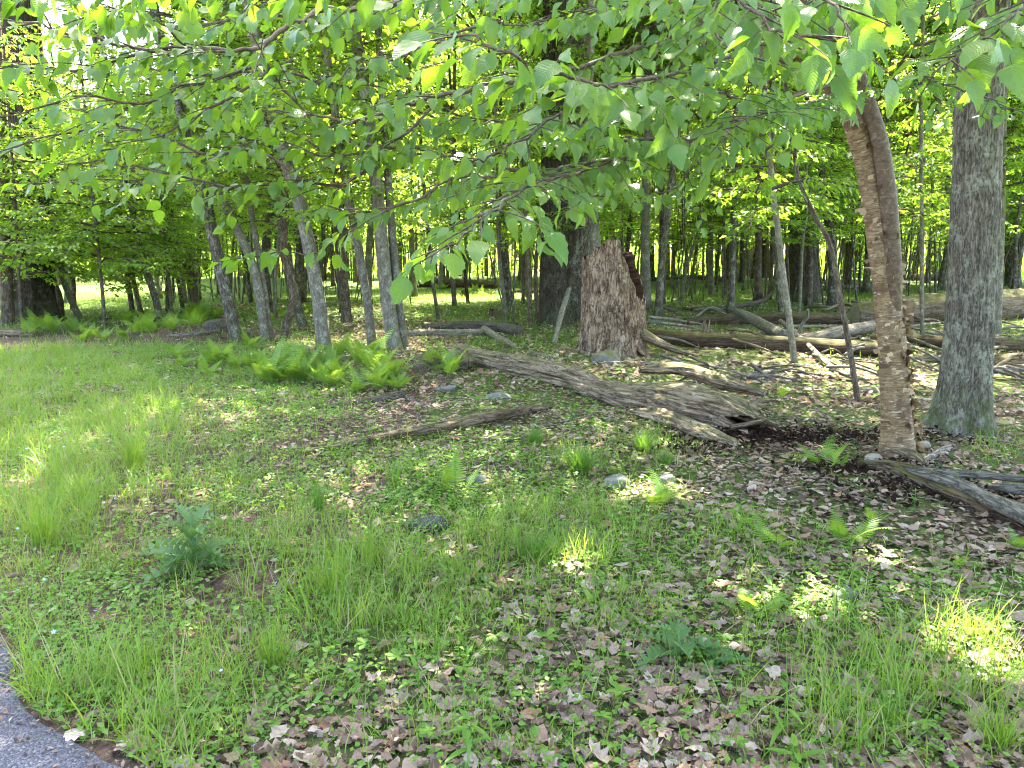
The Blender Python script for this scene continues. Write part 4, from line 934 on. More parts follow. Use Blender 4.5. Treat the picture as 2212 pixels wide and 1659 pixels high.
rl, P_, rd_, OO = log('rotten_log', 'crumbling splintered log sinking into litter below the birch', [(1850, 1010, 26), (1930, 1020, 44), (2010, 1052, 60), (2100, 1092, 70), (2250, 1150, 84)], 'log_red', nseg=60, amp=.28, lift=.12, dens=40)
for i, pts in enumerate(([(1900, 1000, 6), (1960, 1010, 16), (2000, 1032, 8)], [(1955, 1042, 5), (2060, 1056, 14), (2150, 1062, 14), (2250, 1072, 16)], [(1960, 1048, 6), (2060, 1080, 22), (2140, 1118, 24), (2240, 1160, 28)], [(2080, 1092, 8), (2150, 1130, 26), (2250, 1180, 30)], [(2130, 1085, 8), (2180, 1092, 20), (2250, 1100, 24)])):
    W4 = []; R4 = []
    for x, y, w in pts: b = gp(x, y); f = b[1]*cp+1.5*sp; r = .5*w*f/FD; W4.append(b+[0, 0, .10+.02*i*0+r*.4]-OO); R4.append(r)
    m = MB(); m.add(*tube(spline(W4, 40), np.interp(np.linspace(0, 1, 40), np.linspace(0, 1, len(R4)), R4), 14, lambda x, y, s: .02*(ridge(np.arctan2(y, x)*3, s)-.6)+.015*(fbm(x*25, y*25, s*3, 2)-.5)))
    m.build('splintered_plank', M['log_grey'] if i != 0 else M['log'], rl)
log('stick', 'thin bare stick lying from the thick oak foot to the right', [(1990, 934, 8), (2060, 940, 10), (2130, 950, 9), (2190, 962, 7)], 'log_grey', 'stick')
log('leaning_pole', 'broken pole leaning upright against the grey giant trunk', [(1197, 742, 10, 0), (1212, 722, 11, .42), (1228, 705, 10, .86)], 'log_grey', 'stick', lift=0)
log('far_log', 'big dark fallen trunk behind the sunny grass clearing', [(860, 622, 22), (960, 620, 26), (1070, 618, 22)], 'log_red')
log('far_log', 'reddish far log left of the dark twin trunk', [(1112, 634, 10), (1160, 634, 14), (1180, 634, 12)], 'log_red')
log('far_log', 'far dark log crossing right of the broken stump', [(1395, 615, 9), (1500, 614, 12), (1560, 612, 10)], 'log_dark')
log('far_log', 'far reddish log between birch and thick oak', [(1965, 606, 16), (2040, 606, 18), (2090, 606, 14)], 'log_red')
log('far_log', 'long low log behind the grass right of the big dark oak', [(1770, 624, 10), (1860, 622, 12), (1960, 620, 10)], 'log_dark')
log('edge_log', 'brown log end at the left edge in the ferns', [(-60, 728, 20), (20, 727, 22), (78, 727, 16)], 'log')
log('far_log', 'dark log lying before the bright meadow on the left', [(218, 690, 8), (262, 688, 9), (305, 684, 7)], 'log_dark')
log('stick', 'pale stick lying below the fern bank on the left', [(366, 738, 6), (440, 737, 9), (500, 731, 8), (556, 724, 5)], 'log_pale', 'stick')
log('stick', 'grey stick just above the big fern clump', [(735, 762, 5), (800, 763, 8), (872, 770, 5)], 'log_grey', 'stick')
log('stick', 'thin grey forked stick lying beside the fern clump', [(852, 846, 4), (888, 866, 5), (925, 884, 4)], 'log_grey', 'stick')
log('root', 'pale curved root at the right of the birch foot', [(1990, 1000, 10), (2010, 990, 14), (2040, 976, 16), (2060, 968, 10)], 'log_pale', 'root')
log('brush', 'dark brush branch in the shade before the big dark oak', [(1475, 672, 6, 0), (1540, 676, 8, .06), (1640, 668, 10, .2), (1668, 648, 6, .3)], 'log_dark', 'stick')
log('brush', 'thin arching dead branch left of the slanting grey slab', [(1500, 690, 5, .0), (1530, 680, 5, .18), (1560, 676, 4, .05)], 'log_grey', 'stick')
rgs = random.Random(12)
for i in range(64):
    x = rgs.uniform(1390, 2190); y = rgs.uniform(665, 835); a = rgs.uniform(-.5, .5); l = rgs.uniform(50, 150)
    dx, dy = math.cos(a)*l, math.sin(a)*l*.5; w = rgs.uniform(4, 8)
    log('dead_stick', 'thin dead stick in the tangle of fallen wood right of the stump', [(x, y, w, rgs.uniform(0, .25)), (x+dx*.5, y+dy*.5+rgs.uniform(-5, 5), w*.9, rgs.uniform(.02, .2)), (x+dx, y+dy, w*.5, 0)], rgs.choice(['log_grey', 'log_dark', 'log', 'log_pale']), 'stick', nseg=7, dens=8)[0]['group'] = 'sticks tangled among the fallen logs'
# scattered small sticks on the floor
rng = np.random.default_rng(40); mb = MB()
for i in range(420):
    d = rng.uniform(3, 22); x = rng.uniform(-.25, .7)*d; a = rng.uniform(0, 3.14); l = rng.uniform(.12, .7)*(1 if d > 7 else .6)
    p = np.array([x, d]); e = p+np.array([math.cos(a), math.sin(a)])*l; m_ = (p+e)/2+rng.normal(0, .05*l, 2)
    z = [float(hgt(*q))+.012 for q in (p, m_, e)]; z[1] += .01; z[2] += rng.uniform(0, .05)
    r = rng.uniform(.003, .011); mb.add(*tube(spline([[*p, z[0]], [*m_, z[1]], [*e, z[2]]], 6), np.linspace(r, r*.5, 6), 5))
tag(mb.build('twig_litter', M['log_grey']), 'thin dead twigs scattered over the leaf litter', 'twigs', None, 'stuff')

rng = np.random.default_rng(44); mb = MB()
for x, y, rx, ry, n in ((1640, 950, .45, .2, 900), (1790, 945, .6, .25, 1100), (1890, 1015, .3, .12, 500), (2060, 1070, .5, .2, 700), (1500, 975, .4, .15, 300)):
    b = gp(x, y); p2 = b[:2]+rng.normal(0, 1, (n, 2))*[rx, ry]; c = np.column_stack([p2, hgt(p2[:, 0], p2[:, 1])+rng.uniform(0, .04, n)])
    mb.add(*scatter(DEAD_M[1], c, rotz(rng.uniform(0, 6.28, n), .7, rng), rng.uniform(.015, .06, n), rng))
tag(mb.build('rotten_wood_crumbs', M['stump_in'], smooth=False), 'red-brown rotten wood crumbs spilled below the torn log and birch', 'crumbs', None, 'stuff')
# ------------------------------------------------------------------ stones
def rock(label, c, w, h, mat, flat=.6, name='stone', sink=.3, seed=None):
    b = gp(*c); f = b[1]*cp-(b[2]-CAM[2])*sp; rx = .5*w*f/FD; rz = h*f/FD*.72
    sd = seed or R_.uniform(0, 99); nu, nv = 30, 18
    th = np.linspace(0, 2*np.pi, nu, endpoint=False)[None]; ph = np.linspace(.02, np.pi-.02, nv)[:, None]
    n3 = np.stack([np.sin(ph)*np.cos(th), np.sin(ph)*np.sin(th), np.cos(ph)+0*th], -1)
    r = .62+.75*fbm(n3[..., 0]*1.2+sd, n3[..., 1]*1.2, n3[..., 2]*1.2, 4)-.2*np.abs(vnoise(n3[..., 0]*2.5+sd, n3[..., 1]*2.5, n3[..., 2]*2.5)-.5)
    V = n3*r[..., None]*[rx, rx*.85, rz]; V[..., 2] = np.minimum(V[..., 2], rz*(.62+.25*V[..., 0]/rx)); V[..., 2] += rz*.12
    mb = MB(); mb.add(V, grid_faces(nv, nu), V)
    o = mb.build(name, M[mat]); o.location = b; return tag(o, label, 'stone')
rock('flat dark stone sunk in the grass at lower centre', (928, 1140), 88, 34, 'rock_dark')
rock('grey stone beside the sedge tussock below the big log', (1330, 1048), 60, 36, 'rock')
rock('small grey stone behind the brightly lit fern', (1440, 1040), 40, 26, 'rock')
rock('pale flat stone in the low herbs left of the sedge tussock', (1030, 1038), 50, 20, 'rock')
rock('moss and lichen covered boulder at the foot of the stump', (1308, 780), 62, 38, 'rock_moss')
rock('bright yellow-green mossy stone left of the stump boulder', (1123, 783), 34, 18, 'rock_moss2')
rock('grey stone behind the middle of the big log', (1300, 832), 60, 18, 'rock')
rock('flat grey stone in the litter below the log end', (965, 842), 46, 14, 'rock')
rock('wide grey stone in the litter left of the big log', (1075, 862), 52, 24, 'rock')
rock('split layered stone beside the sunlit litter patch', (1828, 1290), 54, 32, 'rock')
rock('round cream stone between birch and oak feet', (1996, 965), 28, 22, 'rock_pale')
rock('white angular stone at the birch foot', (1885, 996), 38, 26, 'rock_pale')
rock('small pale stone right of the birch root', (2035, 985), 24, 16, 'rock_pale')
rock('dark mossy stone tucked against the birch foot', (1990, 992), 30, 22, 'rock_moss')
rock('yellow mossy stone left of the birch trunk in litter', (1903, 812), 30, 16, 'rock_moss2')
rock('yellow mossy stone just right of the birch trunk', (1980, 810), 18, 14, 'rock_moss2')
rock('mossy stone lying at the crooked sapling foot', (1875, 846), 42, 20, 'rock_moss')
rock('grey-brown boulder mound under ferns left of the slender trunks', (478, 730), 84, 44, 'log_dark', name='boulder')
rock('grey stone half buried among the rotten logs', (1610, 742), 84, 30, 'rock_moss')
rock('grey stone beside the twin trunks far behind the stump', (1420, 700), 40, 16, 'rock')
rock('low mossy hump at the thick oak foot', (2165, 918), 44, 16, 'rock_moss2')

# ------------------------------------------------------------------ ground cover
def blobs(px, py, L):
    s = np.zeros(len(px))
    for x, y, rx, ry, w in L: s = np.maximum(s, w*np.exp(-((px-x)/rx)**2-((py-y)/ry)**2))
    return s
GR = [(600, 1180, 260, 180, .55), (900, 1330, 260, 120, .5), (560, 1380, 240, 140, .75), (60, 1440, 120, 120, .9), (140, 1540, 120, 120, .9), (60, 900, 330, 150, 1), (120, 1120, 230, 150, 1), (330, 800, 380, 70, .95), (0, 780, 400, 90, .9), (260, 1560, 170, 170, .95), (500, 1480, 150, 150, .7), (450, 1020, 200, 120, .6), (720, 1260, 200, 130, .75), (450, 1280, 160, 120, .55), (1200, 1170, 240, 80, .75), (1000, 1230, 200, 80, .5), (1250, 1000, 60, 30, .8), (1400, 970, 80, 50, .7), (840, 1000, 130, 50, .6), (1950, 1520, 260, 150, .6), (1600, 1180, 120, 80, .6), (1450, 1350, 200, 120, .4), (2100, 1380, 120, 60, .5), (2160, 960, 80, 50, .4), (640, 870, 120, 50, .35), (1000, 1550, 300, 120, .3), (1700, 880, 60, 30, .3)]
HB = [(620, 1200, 300, 220, .75), (800, 1400, 300, 160, .6), (60, 1420, 120, 120, 1), (180, 1560, 130, 120, 1), (1000, 1050, 330, 90, .9), (700, 1020, 200, 80, .6), (1350, 1180, 300, 90, .85), (1700, 1330, 300, 110, .75), (2000, 1480, 260, 160, .7), (250, 1400, 260, 180, .9), (420, 1580, 200, 120, 1), (100, 1250, 200, 120, .8), (1000, 1400, 400, 120, .45), (1000, 1580, 350, 100, .45), (500, 880, 260, 80, .8), (300, 820, 300, 60, .8), (100, 1000, 300, 160, .6), (1100, 880, 200, 60, .35), (1500, 830, 200, 40, .25)]
def sow(n, r0, r1, rng, amax=1.0, pw=1.0):
    r = r0+(r1-r0)*rng.random(n)**pw; a = rng.uniform(-amax, amax, n); x = r*np.sin(a); y = r*np.cos(a)
    k = road_side(x, y)-(fbm(x*4, y*4, 9., 2)-.5)*.12 > -.01; x, y = x[k], y[k]
    return np.column_stack([x, y, hgt(x, y)])
def blade_tpl(seg, bend, w):
    t = np.linspace(0, 1, seg+1); V = []; A = []
    for i, q in enumerate(t[:-1]):
        for s in (-1, 1): V.append((s*w*(1-q**1.6)*.5, bend*q*q, q*(1-.25*bend*q))); A.append((s, q, 0))
    V.append((0, bend, 1-.25*bend)); A.append((0, 1, 0)); F = []
    for i in range(seg-1): F += [(2*i, 2*i+1, 2*i+3), (2*i, 2*i+3, 2*i+2)]
    F.append((2*seg-2, 2*seg-1, 2*seg)); return np.array(V, float), np.array(F), np.array(A, float)
BT = [blade_tpl(3, b, w) for b, w in ((.25, .03), (.6, .024), (1.0, .026), (.45, .04))]
rng = np.random.default_rng(60)
mb = MB(); mstraw = MB()
cand = sow(680000, 1.6, 17, rng, pw=1.15); px, py, f = toPx(cand)
inside = (px > -350) & (px < 2560)
g = np.where(inside, blobs(px, py, GR), .35)*(.25+1.5*np.clip(fbm(cand[:, 0]*2.2, cand[:, 1]*2.2, 1., 3)-.22, 0, 1))
# clumps: small centres attract blades
cl = vnoise(cand[:, 0]*7, cand[:, 1]*7, 3.)
dist = np.linalg.norm(cand[:, :2], axis=1)
keep = rng.random(len(cand)) < np.clip(.07+g*1.6-.3*blobs(px, py, [(1850, 850, 480, 130, 1), (1900, 1050, 420, 110, .6), (1050, 870, 260, 50, .6)]), .004, 9)*np.clip((cl-.2)*2.2, .12, 1)*np.interp(dist, [1.6, 3, 6, 12, 17], [.42, .6, .8, .7, .55])
c = cand[keep]; d = dist[keep]; px = px[keep]; py = py[keep]; n = len(c); print('grass', n)
ht = (.05+.13*rng.random(n)**1.6)*(.8+.7*np.clip(vnoise(c[:, 0]*3, c[:, 1]*3, 8.), 0, 1))*np.where(blobs(px, py, [(100, 960, 300, 200, 1), (250, 1530, 300, 200, .9), (720, 1260, 200, 130, 1), (1200, 1170, 240, 80, .8), (1900, 1500, 400, 200, .8)]) > .35, 1.45, .8)
dry = rng.random(n) < .10
for i, bt_ in enumerate(BT):
    for dd, mm in ((False, mb), (True, mstraw)):
        s = ((np.arange(n) % 4) == i) & (dry == dd)
        if s.any():
            wsc = np.where(d[s] > 6, np.interp(d[s], [6, 15], [1., 2.0]), 1.)*rng.uniform(.8, 1.3, s.sum())
            sc3 = np.column_stack([wsc*.13, ht[s], ht[s]])
            mm.add(*scatter(bt_, c[s], rotz(rng.uniform(0, 6.28, s.sum()), .28, rng), sc3, rng))
tag(mb.build('grass', M['grass']), 'fresh green grass growing through the verge', 'grass', None, 'stuff')
tag(mstraw.build('dry_grass', M['straw']), 'dry straw-coloured grass blades among the green', 'grass', None, 'stuff')
# far turf in the glades: coarse short blades
cand = sow(60000, 14, 48, rng, .72, .8); px, py, f = toPx(cand)
g = .55*np.clip((fbm(cand[:, 0]*.35, cand[:, 1]*.35, 5., 3)-.36)*4, 0, 1)+blobs(px, py, [(240, 645, 160, 30, 1), (980, 650, 120, 35, 1), (1000, 690, 150, 20, .6), (1480, 645, 110, 30, .9), (1850, 650, 120, 14, .8), (80, 660, 200, 30, .8)])
keep = rng.random(len(cand)) < g*.55; c = cand[keep]; n = len(c); print('turf', n)
hh = rng.uniform(.08, .22, n); sc3 = np.column_stack([np.full(n, .55), hh, hh]); mb = MB()
for i, bt_ in enumerate(BT[:2]):
    s = (np.arange(n) % 2) == i; mb.add(*scatter(bt_, c[s], rotz(rng.uniform(0, 6.28, s.sum()), .3, rng), sc3[s], rng))
tag(mb.build('woodland_grass', M['grass']), 'low sedgy grass in the sunny glades between far trunks', 'grass', None, 'stuff')
# low herbs: small rounded leaves close to the ground
rng = np.random.default_rng(61)
cand = sow(400000, 1.6, 16, rng, pw=1.1); px, py, f = toPx(cand); inside = (px > -350) & (px < 2560); dist = np.linalg.norm(cand[:, :2], axis=1)
g = np.where(inside, blobs(px, py, HB), .4)*np.clip((fbm(cand[:, 0]*3.1, cand[:, 1]*3.1, 2., 3)-.3)*2.8, 0, 1)
keep = rng.random(len(cand)) < np.clip(.09+g*1.3-.3*blobs(px, py, [(1850, 850, 480, 130, 1), (1900, 1050, 420, 110, .8), (1050, 870, 260, 50, .6)]), .008, 1)*.85; c = cand[keep]; n = len(c); d = dist[keep]; print('herbs', n)
c[:, 2] += rng.uniform(.008, .055, n)
a = rng.uniform(0, 6.28, n); D = np.column_stack([np.cos(a), np.sin(a), rng.uniform(-.3, .5, n)])
mb = MB(); mb.add(*scatter(LEAF_F, c, basis(D, np.array([0, 0, 1])+rng.normal(0, .4, (n, 3))), rng.uniform(.014, .036, n)*np.interp(d, [2, 6, 16], [1, 1.25, 2.2])*[1], rng))
tag(mb.build('low_herbs', M['herb']), 'carpet of small leafy herbs covering the verge', 'herbs', None, 'stuff')
# leaf litter
rng = np.random.default_rng(62)
cand = sow(128000, 1.6, 9.5, rng, pw=.9); px, py, f = toPx(cand); dist = np.linalg.norm(cand[:, :2], axis=1)
inside = (px > -350) & (px < 2560)
gg = blobs(px, py, GR[:6]+[(100, 1250, 250, 200, .9)])
keep = rng.random(len(cand)) < np.where(inside, np.clip(1-.9*gg-.55*blobs(px, py, GR+HB)-.35*blobs(px, py, [(600, 1250, 420, 350, 1), (1100, 1120, 350, 120, .8)]), .05, 1), .5)*(.30+.9*np.clip(fbm(cand[:, 0]*1.7, cand[:, 1]*1.7, 6., 3)-.2, 0, 1))*.85
c = cand[keep]; d = dist[keep]; n = len(c); print('litter', n)
c[:, 2] += rng.uniform(.0, .022, n)
sz = (.024+.03*rng.random(n)+.06*rng.random(n)**4)*np.interp(d, [2, 9], [1., .85])
pxk, pyk, fk = toPx(c); sv = sz/fk*((pxk > 0) & (pxk < 2212) & (pyk < 1655))
big = np.argsort(-sv)[:300]; isbig = np.zeros(n, bool); isbig[big] = True
Rm = rotz(rng.uniform(0, 6.28, n), .26, rng); flip = rng.random(n) < .35
Rm[flip] = Rm[flip]*np.array([1, -1, -1.])
c[flip, 2] += .012
mb = MB(); DME = []
for tdn in DEAD_N:
    m = MB(); m.add(*tdn); DME.append(m.mesh('fallen_leaf', M['dead'], False))
ti = rng.integers(0, 5, n)
for i in range(5):
    s = (ti == i) & ~isbig & (d < 3.6); mb.add(*scatter(DEAD_N[i], c[s], Rm[s], sz[s], rng))
for i in range(3):
    s = (ti % 3 == i) & ~isbig & (d >= 3.6); mb.add(*scatter(DEAD_M[i], c[s], Rm[s], sz[s], rng))
cand = sow(42000, 9, 30, rng, .78, 1.); px, py, f = toPx(cand)
keep = rng.random(len(cand)) < np.clip(1-.95*blobs(px, py, [(150, 740, 420, 80, 1), (980, 655, 130, 30, 1), (240, 645, 200, 30, 1)]), 0, 1)*(.3+.8*vnoise(cand[:, 0]*.8, cand[:, 1]*.8, 3.))
c2 = cand[keep]; n2 = len(c2); c2[:, 2] += rng.uniform(0, .03, n2)
mb.add(*scatter(DEAD_M[0], c2, rotz(rng.uniform(0, 6.28, n2), .45, rng), rng.uniform(.06, .12, n2), rng))
tag(mb.build('leaf_litter', M['dead'], smooth=False), 'carpet of brown dead leaves over the forest floor', 'leaf litter', None, 'stuff')
for i in big:
    o = ob('fallen_leaf', DME[ti[i]]); o.matrix_basis = Matrix([[*(Rm[i][r]*sz[i]), c[i][r]] for r in range(3)]+[[0, 0, 0, 1]])
    tag(o, 'curled brown dead leaf lying in the nearest part of the litter', 'leaf', 'dead leaves nearest the camera')

# ------------------------------------------------------------------ ferns
def frond_mesh(seed, arch, npn=19, wid=.17):
    rng = np.random.default_rng(seed); mb = MB(); t = np.linspace(0, 1, 14)
    P = np.column_stack([0*t, arch*t**1.7*.75, t*(1-.42*arch*t)]); mb.add(*tube(P, np.linspace(.007, .0015, 14), 4, caps=False))
    T_ = nrm(np.gradient(P, axis=0))
    for k in range(npn):
        u = .16+.82*(k/(npn-1))**.92; p = np.array([np.interp(u, t, P[:, c]) for c in range(3)]); tg = nrm(np.array([np.interp(u, t, T_[:, c]) for c in range(3)]))
        l = wid*min(1, .45+(u-.1)*2.4)*(1-u)**.75*1.5+.008
        for s in (-1, 1):
            d = nrm(np.array([s, 0, 0])+tg*.32+np.array([0, .05, -.18])); nn_ = nrm(np.cross(tg, [s, 0, 0])*s)
            # a pinna: toothed lance of 6 faces
            m_ = 4; q = np.linspace(0, 1, m_+1); sidev = nrm(np.cross(d, nn_)); w = l*.085*np.array([1., 1.2, .9, .5, 0])
            V = np.vstack([p+d*(l*q)[:, None]+sidev*w[:, None]+nn_*(-.15*l*q*q)[:, None], p+d*(l*q+.03*l*(q > 0))[:, None]-sidev*w[:, None]+nn_*(-.15*l*q*q)[:, None]])
            mb.add(V, grid_faces(2, m_+1, False), np.column_stack([V[:, :2]*0, np.zeros(len(V))]))
    return mb.mesh('frond', M['fern'])
FRN = [frond_mesh(i, a, wid=w) for i, (a, w) in enumerate([(.35, .17), (.6, .18), (.85, .17), (1.1, .16), (.5, .2)])]
def fern(label, c, h, n, seed, group=None, spread=.5, world=None):
    rg = random.Random(seed); b = gp(*c) if world is None else world
    f = b[1]*cp-(b[2]-CAM[2])*sp; hm = h*f/FD
    t = thing('fern', label, 'fern', b-np.array([0, 0, .01]), rg.uniform(0, 6.28), group)
    for i in range(n):
        a = i*6.283/n+rg.uniform(-.4, .4); s = hm*rg.uniform(.75, 1.15)
        o = ob('frond', rg.choice(FRN), t, (rg.uniform(-.08, .08)*spread*hm*3, rg.uniform(-.08, .08)*spread*hm*3, 0)); o.rotation_euler = Euler((-rg.uniform(.05, .6)*spread*1.5, 0, a), 'XYZ'); o.scale = (s, s, s)
    return t
FER = [('bright sunlit fern at the centre of the verge', (1425, 1092), 66, 7), ('fern in shade between the torn log and birch', (1770, 1010), 70, 5), ('small fern right of the shaded one near birch', (1815, 1010), 36, 3),
 ('two-frond fern in the low herbs below the branch log', (985, 1060), 66, 3), ('fern right of the grassy stems below the birch', (1835, 1180), 80, 5), ('narrow fern among grass stems at right centre', (1680, 1190), 74, 4), ('fern beside the crumbling log at right', (1895, 1130), 44, 3),
 ('fern standing over the brightest sunlit litter patch', (1625, 1330), 80, 4), ('pale fern frond lying in the litter at right', (2080, 1230), 46, 2), ('yellow-green fern in the grass at lower right', (1790, 1500), 50, 4), ('small fern above the nearest litter, left of thistle leaf', (1275, 1310), 56, 3), ('bent single fern frond right of the small fern', (1345, 1300), 54, 2), ('low fern beside the nearest thistle leaf', (1335, 1370), 36, 3), ('fern beneath the sedge in the sunlit gap', (1190, 1215), 44, 3),
 ('tiny fern in the leaf litter by the torn log', (1280, 920), 24, 3), ('fern at the right edge by the splintered planks', (2185, 1190), 50, 3), ('fern at the far right of the lowest grass', (1935, 1490), 44, 3)]
for i, (lb, c_, h, n) in enumerate(FER): fern(lb, c_, h*1.65, n+1, 700+i, spread=.75)
# the fern bank below the slender trunks: many clumps
rg = random.Random(15)
def bank(n, box, h, group, label, seed, nf=(6, 9)):
    for i in range(n):
        x = rg.uniform(box[0], box[2]); y = rg.uniform(box[1], box[3])
        fern(label, (x, y), h*rg.uniform(.75, 1.2), rg.randint(*nf), seed+i, group, spread=.55)
bank(20, (545, 775, 735, 838), 92, 'ferns of the big dense clump', 'fern in the big dense clump below the pale leaning maple', 1000)
bank(9, (735, 795, 870, 850), 100, 'light ferns beside the log end', 'light fern between dense clump and mossy log end', 1100)
bank(5, (905, 795, 1000, 832), 92, 'ferns around the log end', 'fern growing around the short mossy log end', 1200, (3, 5))
bank(11, (380, 752, 545, 815), 60, 'ferns left of the dense clump', 'fern left of the dense clump under the leaning trunks', 1300)
bank(16, (230, 690, 445, 735), 56, 'ferns on the bank before the meadow', 'fern on the bank before the bright meadow', 1400)
bank(12, (20, 700, 230, 740), 52, 'ferns at the far left', 'fern at the foot of the massive dark trunk', 1500)
bank(8, (400, 675, 470, 700), 40, 'ferns on the boulder mound', 'fern on and around the boulder mound', 1600)
bank(14, (920, 615, 1060, 640), 22, 'ferns in the far glade', 'fern in the far glade before the dark fallen trunk', 1700)
bank(12, (540, 668, 700, 700), 30, 'ferns behind the slender trunks', 'fern standing behind the slender pale trunks', 1800)

# ------------------------------------------------------------------ tussocks, tall stems, thistles, small plants
def tussock(label, c, w, h, n, mat='sedge', seed=0, name='grass_tussock'):
    rng = np.random.default_rng(seed); b = gp(*c); f = b[1]*cp-(b[2]-CAM[2])*sp; rr_ = .5*w*f/FD; hm = h*f/FD*1.25
    mb = MB()
    for i, bt_ in enumerate(BT[:3]):
        k = n//3; a = rng.uniform(0, 6.28, k); r = rr_*.35*np.sqrt(rng.random(k)); pos = np.column_stack([r*np.cos(a), r*np.sin(a), np.full(k, -.005)])
        R = rotz(a-math.pi/2+rng.normal(0, .5, k), .22, rng); hh = hm*rng.uniform(.5, 1.1, k); mb.add(*scatter(bt_, pos, R, np.column_stack([np.full(k, .13), np.full(k, rr_)*rng.uniform(.4, 1.2, k), hh]), rng))
    o = mb.build(name, M[mat]); o.location = b; return tag(o, label, 'grass tussock')
tussock('large rounded sedge tussock in front of the big log', (1252, 1020), 120, 62, 420, seed=1)
tussock('sedge tussock close under the torn log', (1390, 975), 90, 46, 300, seed=2)
tussock('second sedge tussock below the torn log, lower right', (1440, 1005), 60, 34, 160, seed=12)
tussock('sedge tussock left of the large rounded one', (1152, 960), 80, 44, 240, seed=3)
tussock('upright dark grass tuft left of centre', (690, 1105), 60, 80, 130, seed=4)
tussock('thin dark grass tuft in the low herbs left of stone', (855, 1050), 40, 70, 60, seed=5)
tussock('wide arching sedge tussock catching a sun fleck', (1165, 1210), 170, 56, 420, seed=6)
tussock('light grass tuft in the litter right of the torn log', (1688, 858), 40, 34, 80, 'grass', seed=7)
tussock('tall grass tuft at lower right', (1915, 1580), 90, 110, 90, 'sedge', seed=8)
tussock('arching grass at the lower right corner', (2150, 1610), 170, 100, 150, 'grass', seed=9)
tussock('pale arching tuft beside the right sunlit patch', (2110, 1385), 90, 70, 60, 'grass', seed=10)
tussock('grass tuft beside the road edge', (320, 1440), 50, 80, 70, 'grass', seed=11)
tussock('tall grass tuft in the left foreground', (590, 1440), 120, 130, 110, 'grass', seed=13)
tussock('broad light grass tuft left of centre', (720, 1290), 150, 110, 170, 'grass', seed=14)
tussock('grass tuft behind the thistle plant', (290, 1010), 120, 110, 190, 'grass', seed=15)
tussock('grassy tuft at the left edge among blue flowers', (100, 1180), 150, 130, 190, 'grass', seed=16)
tussock('small yellowish tuft beside the nearest litter ferns', (1240, 1365), 40, 40, 40, 'straw', seed=17)
def lance(n=6, w=.12, droop=.3):
    t = np.linspace(0, 1, n); wd = w*np.sin(np.pi*t**.7)*.9; wd[-1] = 0; V = np.vstack([np.column_stack([-wd, t, -droop*t*t+wd*.3]), np.column_stack([0*t, t, -droop*t*t]), np.column_stack([wd, t, -droop*t*t+wd*.3])])
    F = np.vstack([grid_faces(3, n, False)]); A = np.column_stack([V[:, 0]*2, V[:, 1], 0*V[:, 0]]); return V, F, A
def tmesh(T_, name, mat):
    m = MB(); m.add(*T_); return m.mesh(name, M[mat])
LAN = [tmesh(lance(droop=d, w=w), 'leaf', 'herb') for d, w in ((.3, .11), (.6, .10), (.1, .13))]
LANG = [tmesh(lance(droop=d, w=.045), 'leaf', 'grass') for d in (.35, .7)]
def stem_plant(label, c, h, nl, ll, kinds, name, seed, lean=.08, up=.35):
    rg = random.Random(seed); b = gp(*c); f = b[1]*cp-(b[2]-CAM[2])*sp; hm = h*f/FD; lm = ll*f/FD
    t = thing(name, label, 'plant', b); L = np.array([rg.uniform(-lean, lean)*hm, rg.uniform(-lean, lean)*hm, hm])
    m = MB(); m.add(*tube(spline([[0, 0, -.01], L*.5+[.01*hm, 0, 0], L], 10), np.linspace(.0032, .0012, 10), 5)); m.build('stem', M['herb'], t)
    for i in range(nl):
        u = .2+.8*(i+.5)/nl; a = i*2.4+rg.uniform(-.4, .4); s = lm*rg.uniform(.7, 1.1)*(1.15-.5*u)
        o = ob('leaf', rg.choice(kinds), t, L*u); o.rotation_euler = Euler((rg.uniform(up-.3, up+.4), 0, a), 'XYZ'); o.scale = (s, s, s)
    return t
stem_plant('tall jointed grass stem with pale blades in the sun', (1840, 1340), 190, 13, 60, LANG, 'jointed_grass', 1, up=.6)
stem_plant('second jointed grass stem beside the tall one', (1800, 1345), 110, 8, 66, LANG, 'jointed_grass', 2, up=.8)
stem_plant('leafy grass plant left of the jointed stems', (1600, 1150), 70, 12, 60, LAN[:2], 'leafy_plant', 3)
stem_plant('grass plant with yellow lower blade left of the tall stem', (1665, 1330), 120, 8, 66, LANG, 'jointed_grass', 4, up=.7)
stem_plant('whorled leafy plant at the bottom centre edge', (1015, 1650), 110, 10, 80, LAN, 'leafy_plant', 5, up=.2)
stem_plant('narrow leafy plant at the bottom right of centre', (1690, 1600), 120, 9, 74, LAN[:2], 'leafy_plant', 6, up=.4)
stem_plant('upright leafy plant at the bottom left of the litter', (905, 1500), 110, 9, 60, LAN, 'leafy_plant', 7, up=.6)
stem_plant('broad leaved plant at the bottom edge right of centre', (1720, 1670), 60, 6, 100, [LAN[2]], 'leafy_plant', 8, up=.25)
stem_plant('leafy seedling growing on the crumbling log', (2065, 1080), 60, 9, 34, LAN, 'seedling', 9, up=.3)
stem_plant('small seedling left of the crumbling log planks', (1975, 1090), 34, 7, 24, [LAN[2]], 'seedling', 10, up=.3)
stem_plant('pale green stalk plant in the left grass', (970, 1290), 120, 10, 50, LAN[:2], 'leafy_plant', 11, up=.4)
stem_plant('yellow-green stem plant at left centre', (745, 1310), 110, 12, 36, LAN, 'leafy_plant', 12, up=.6)
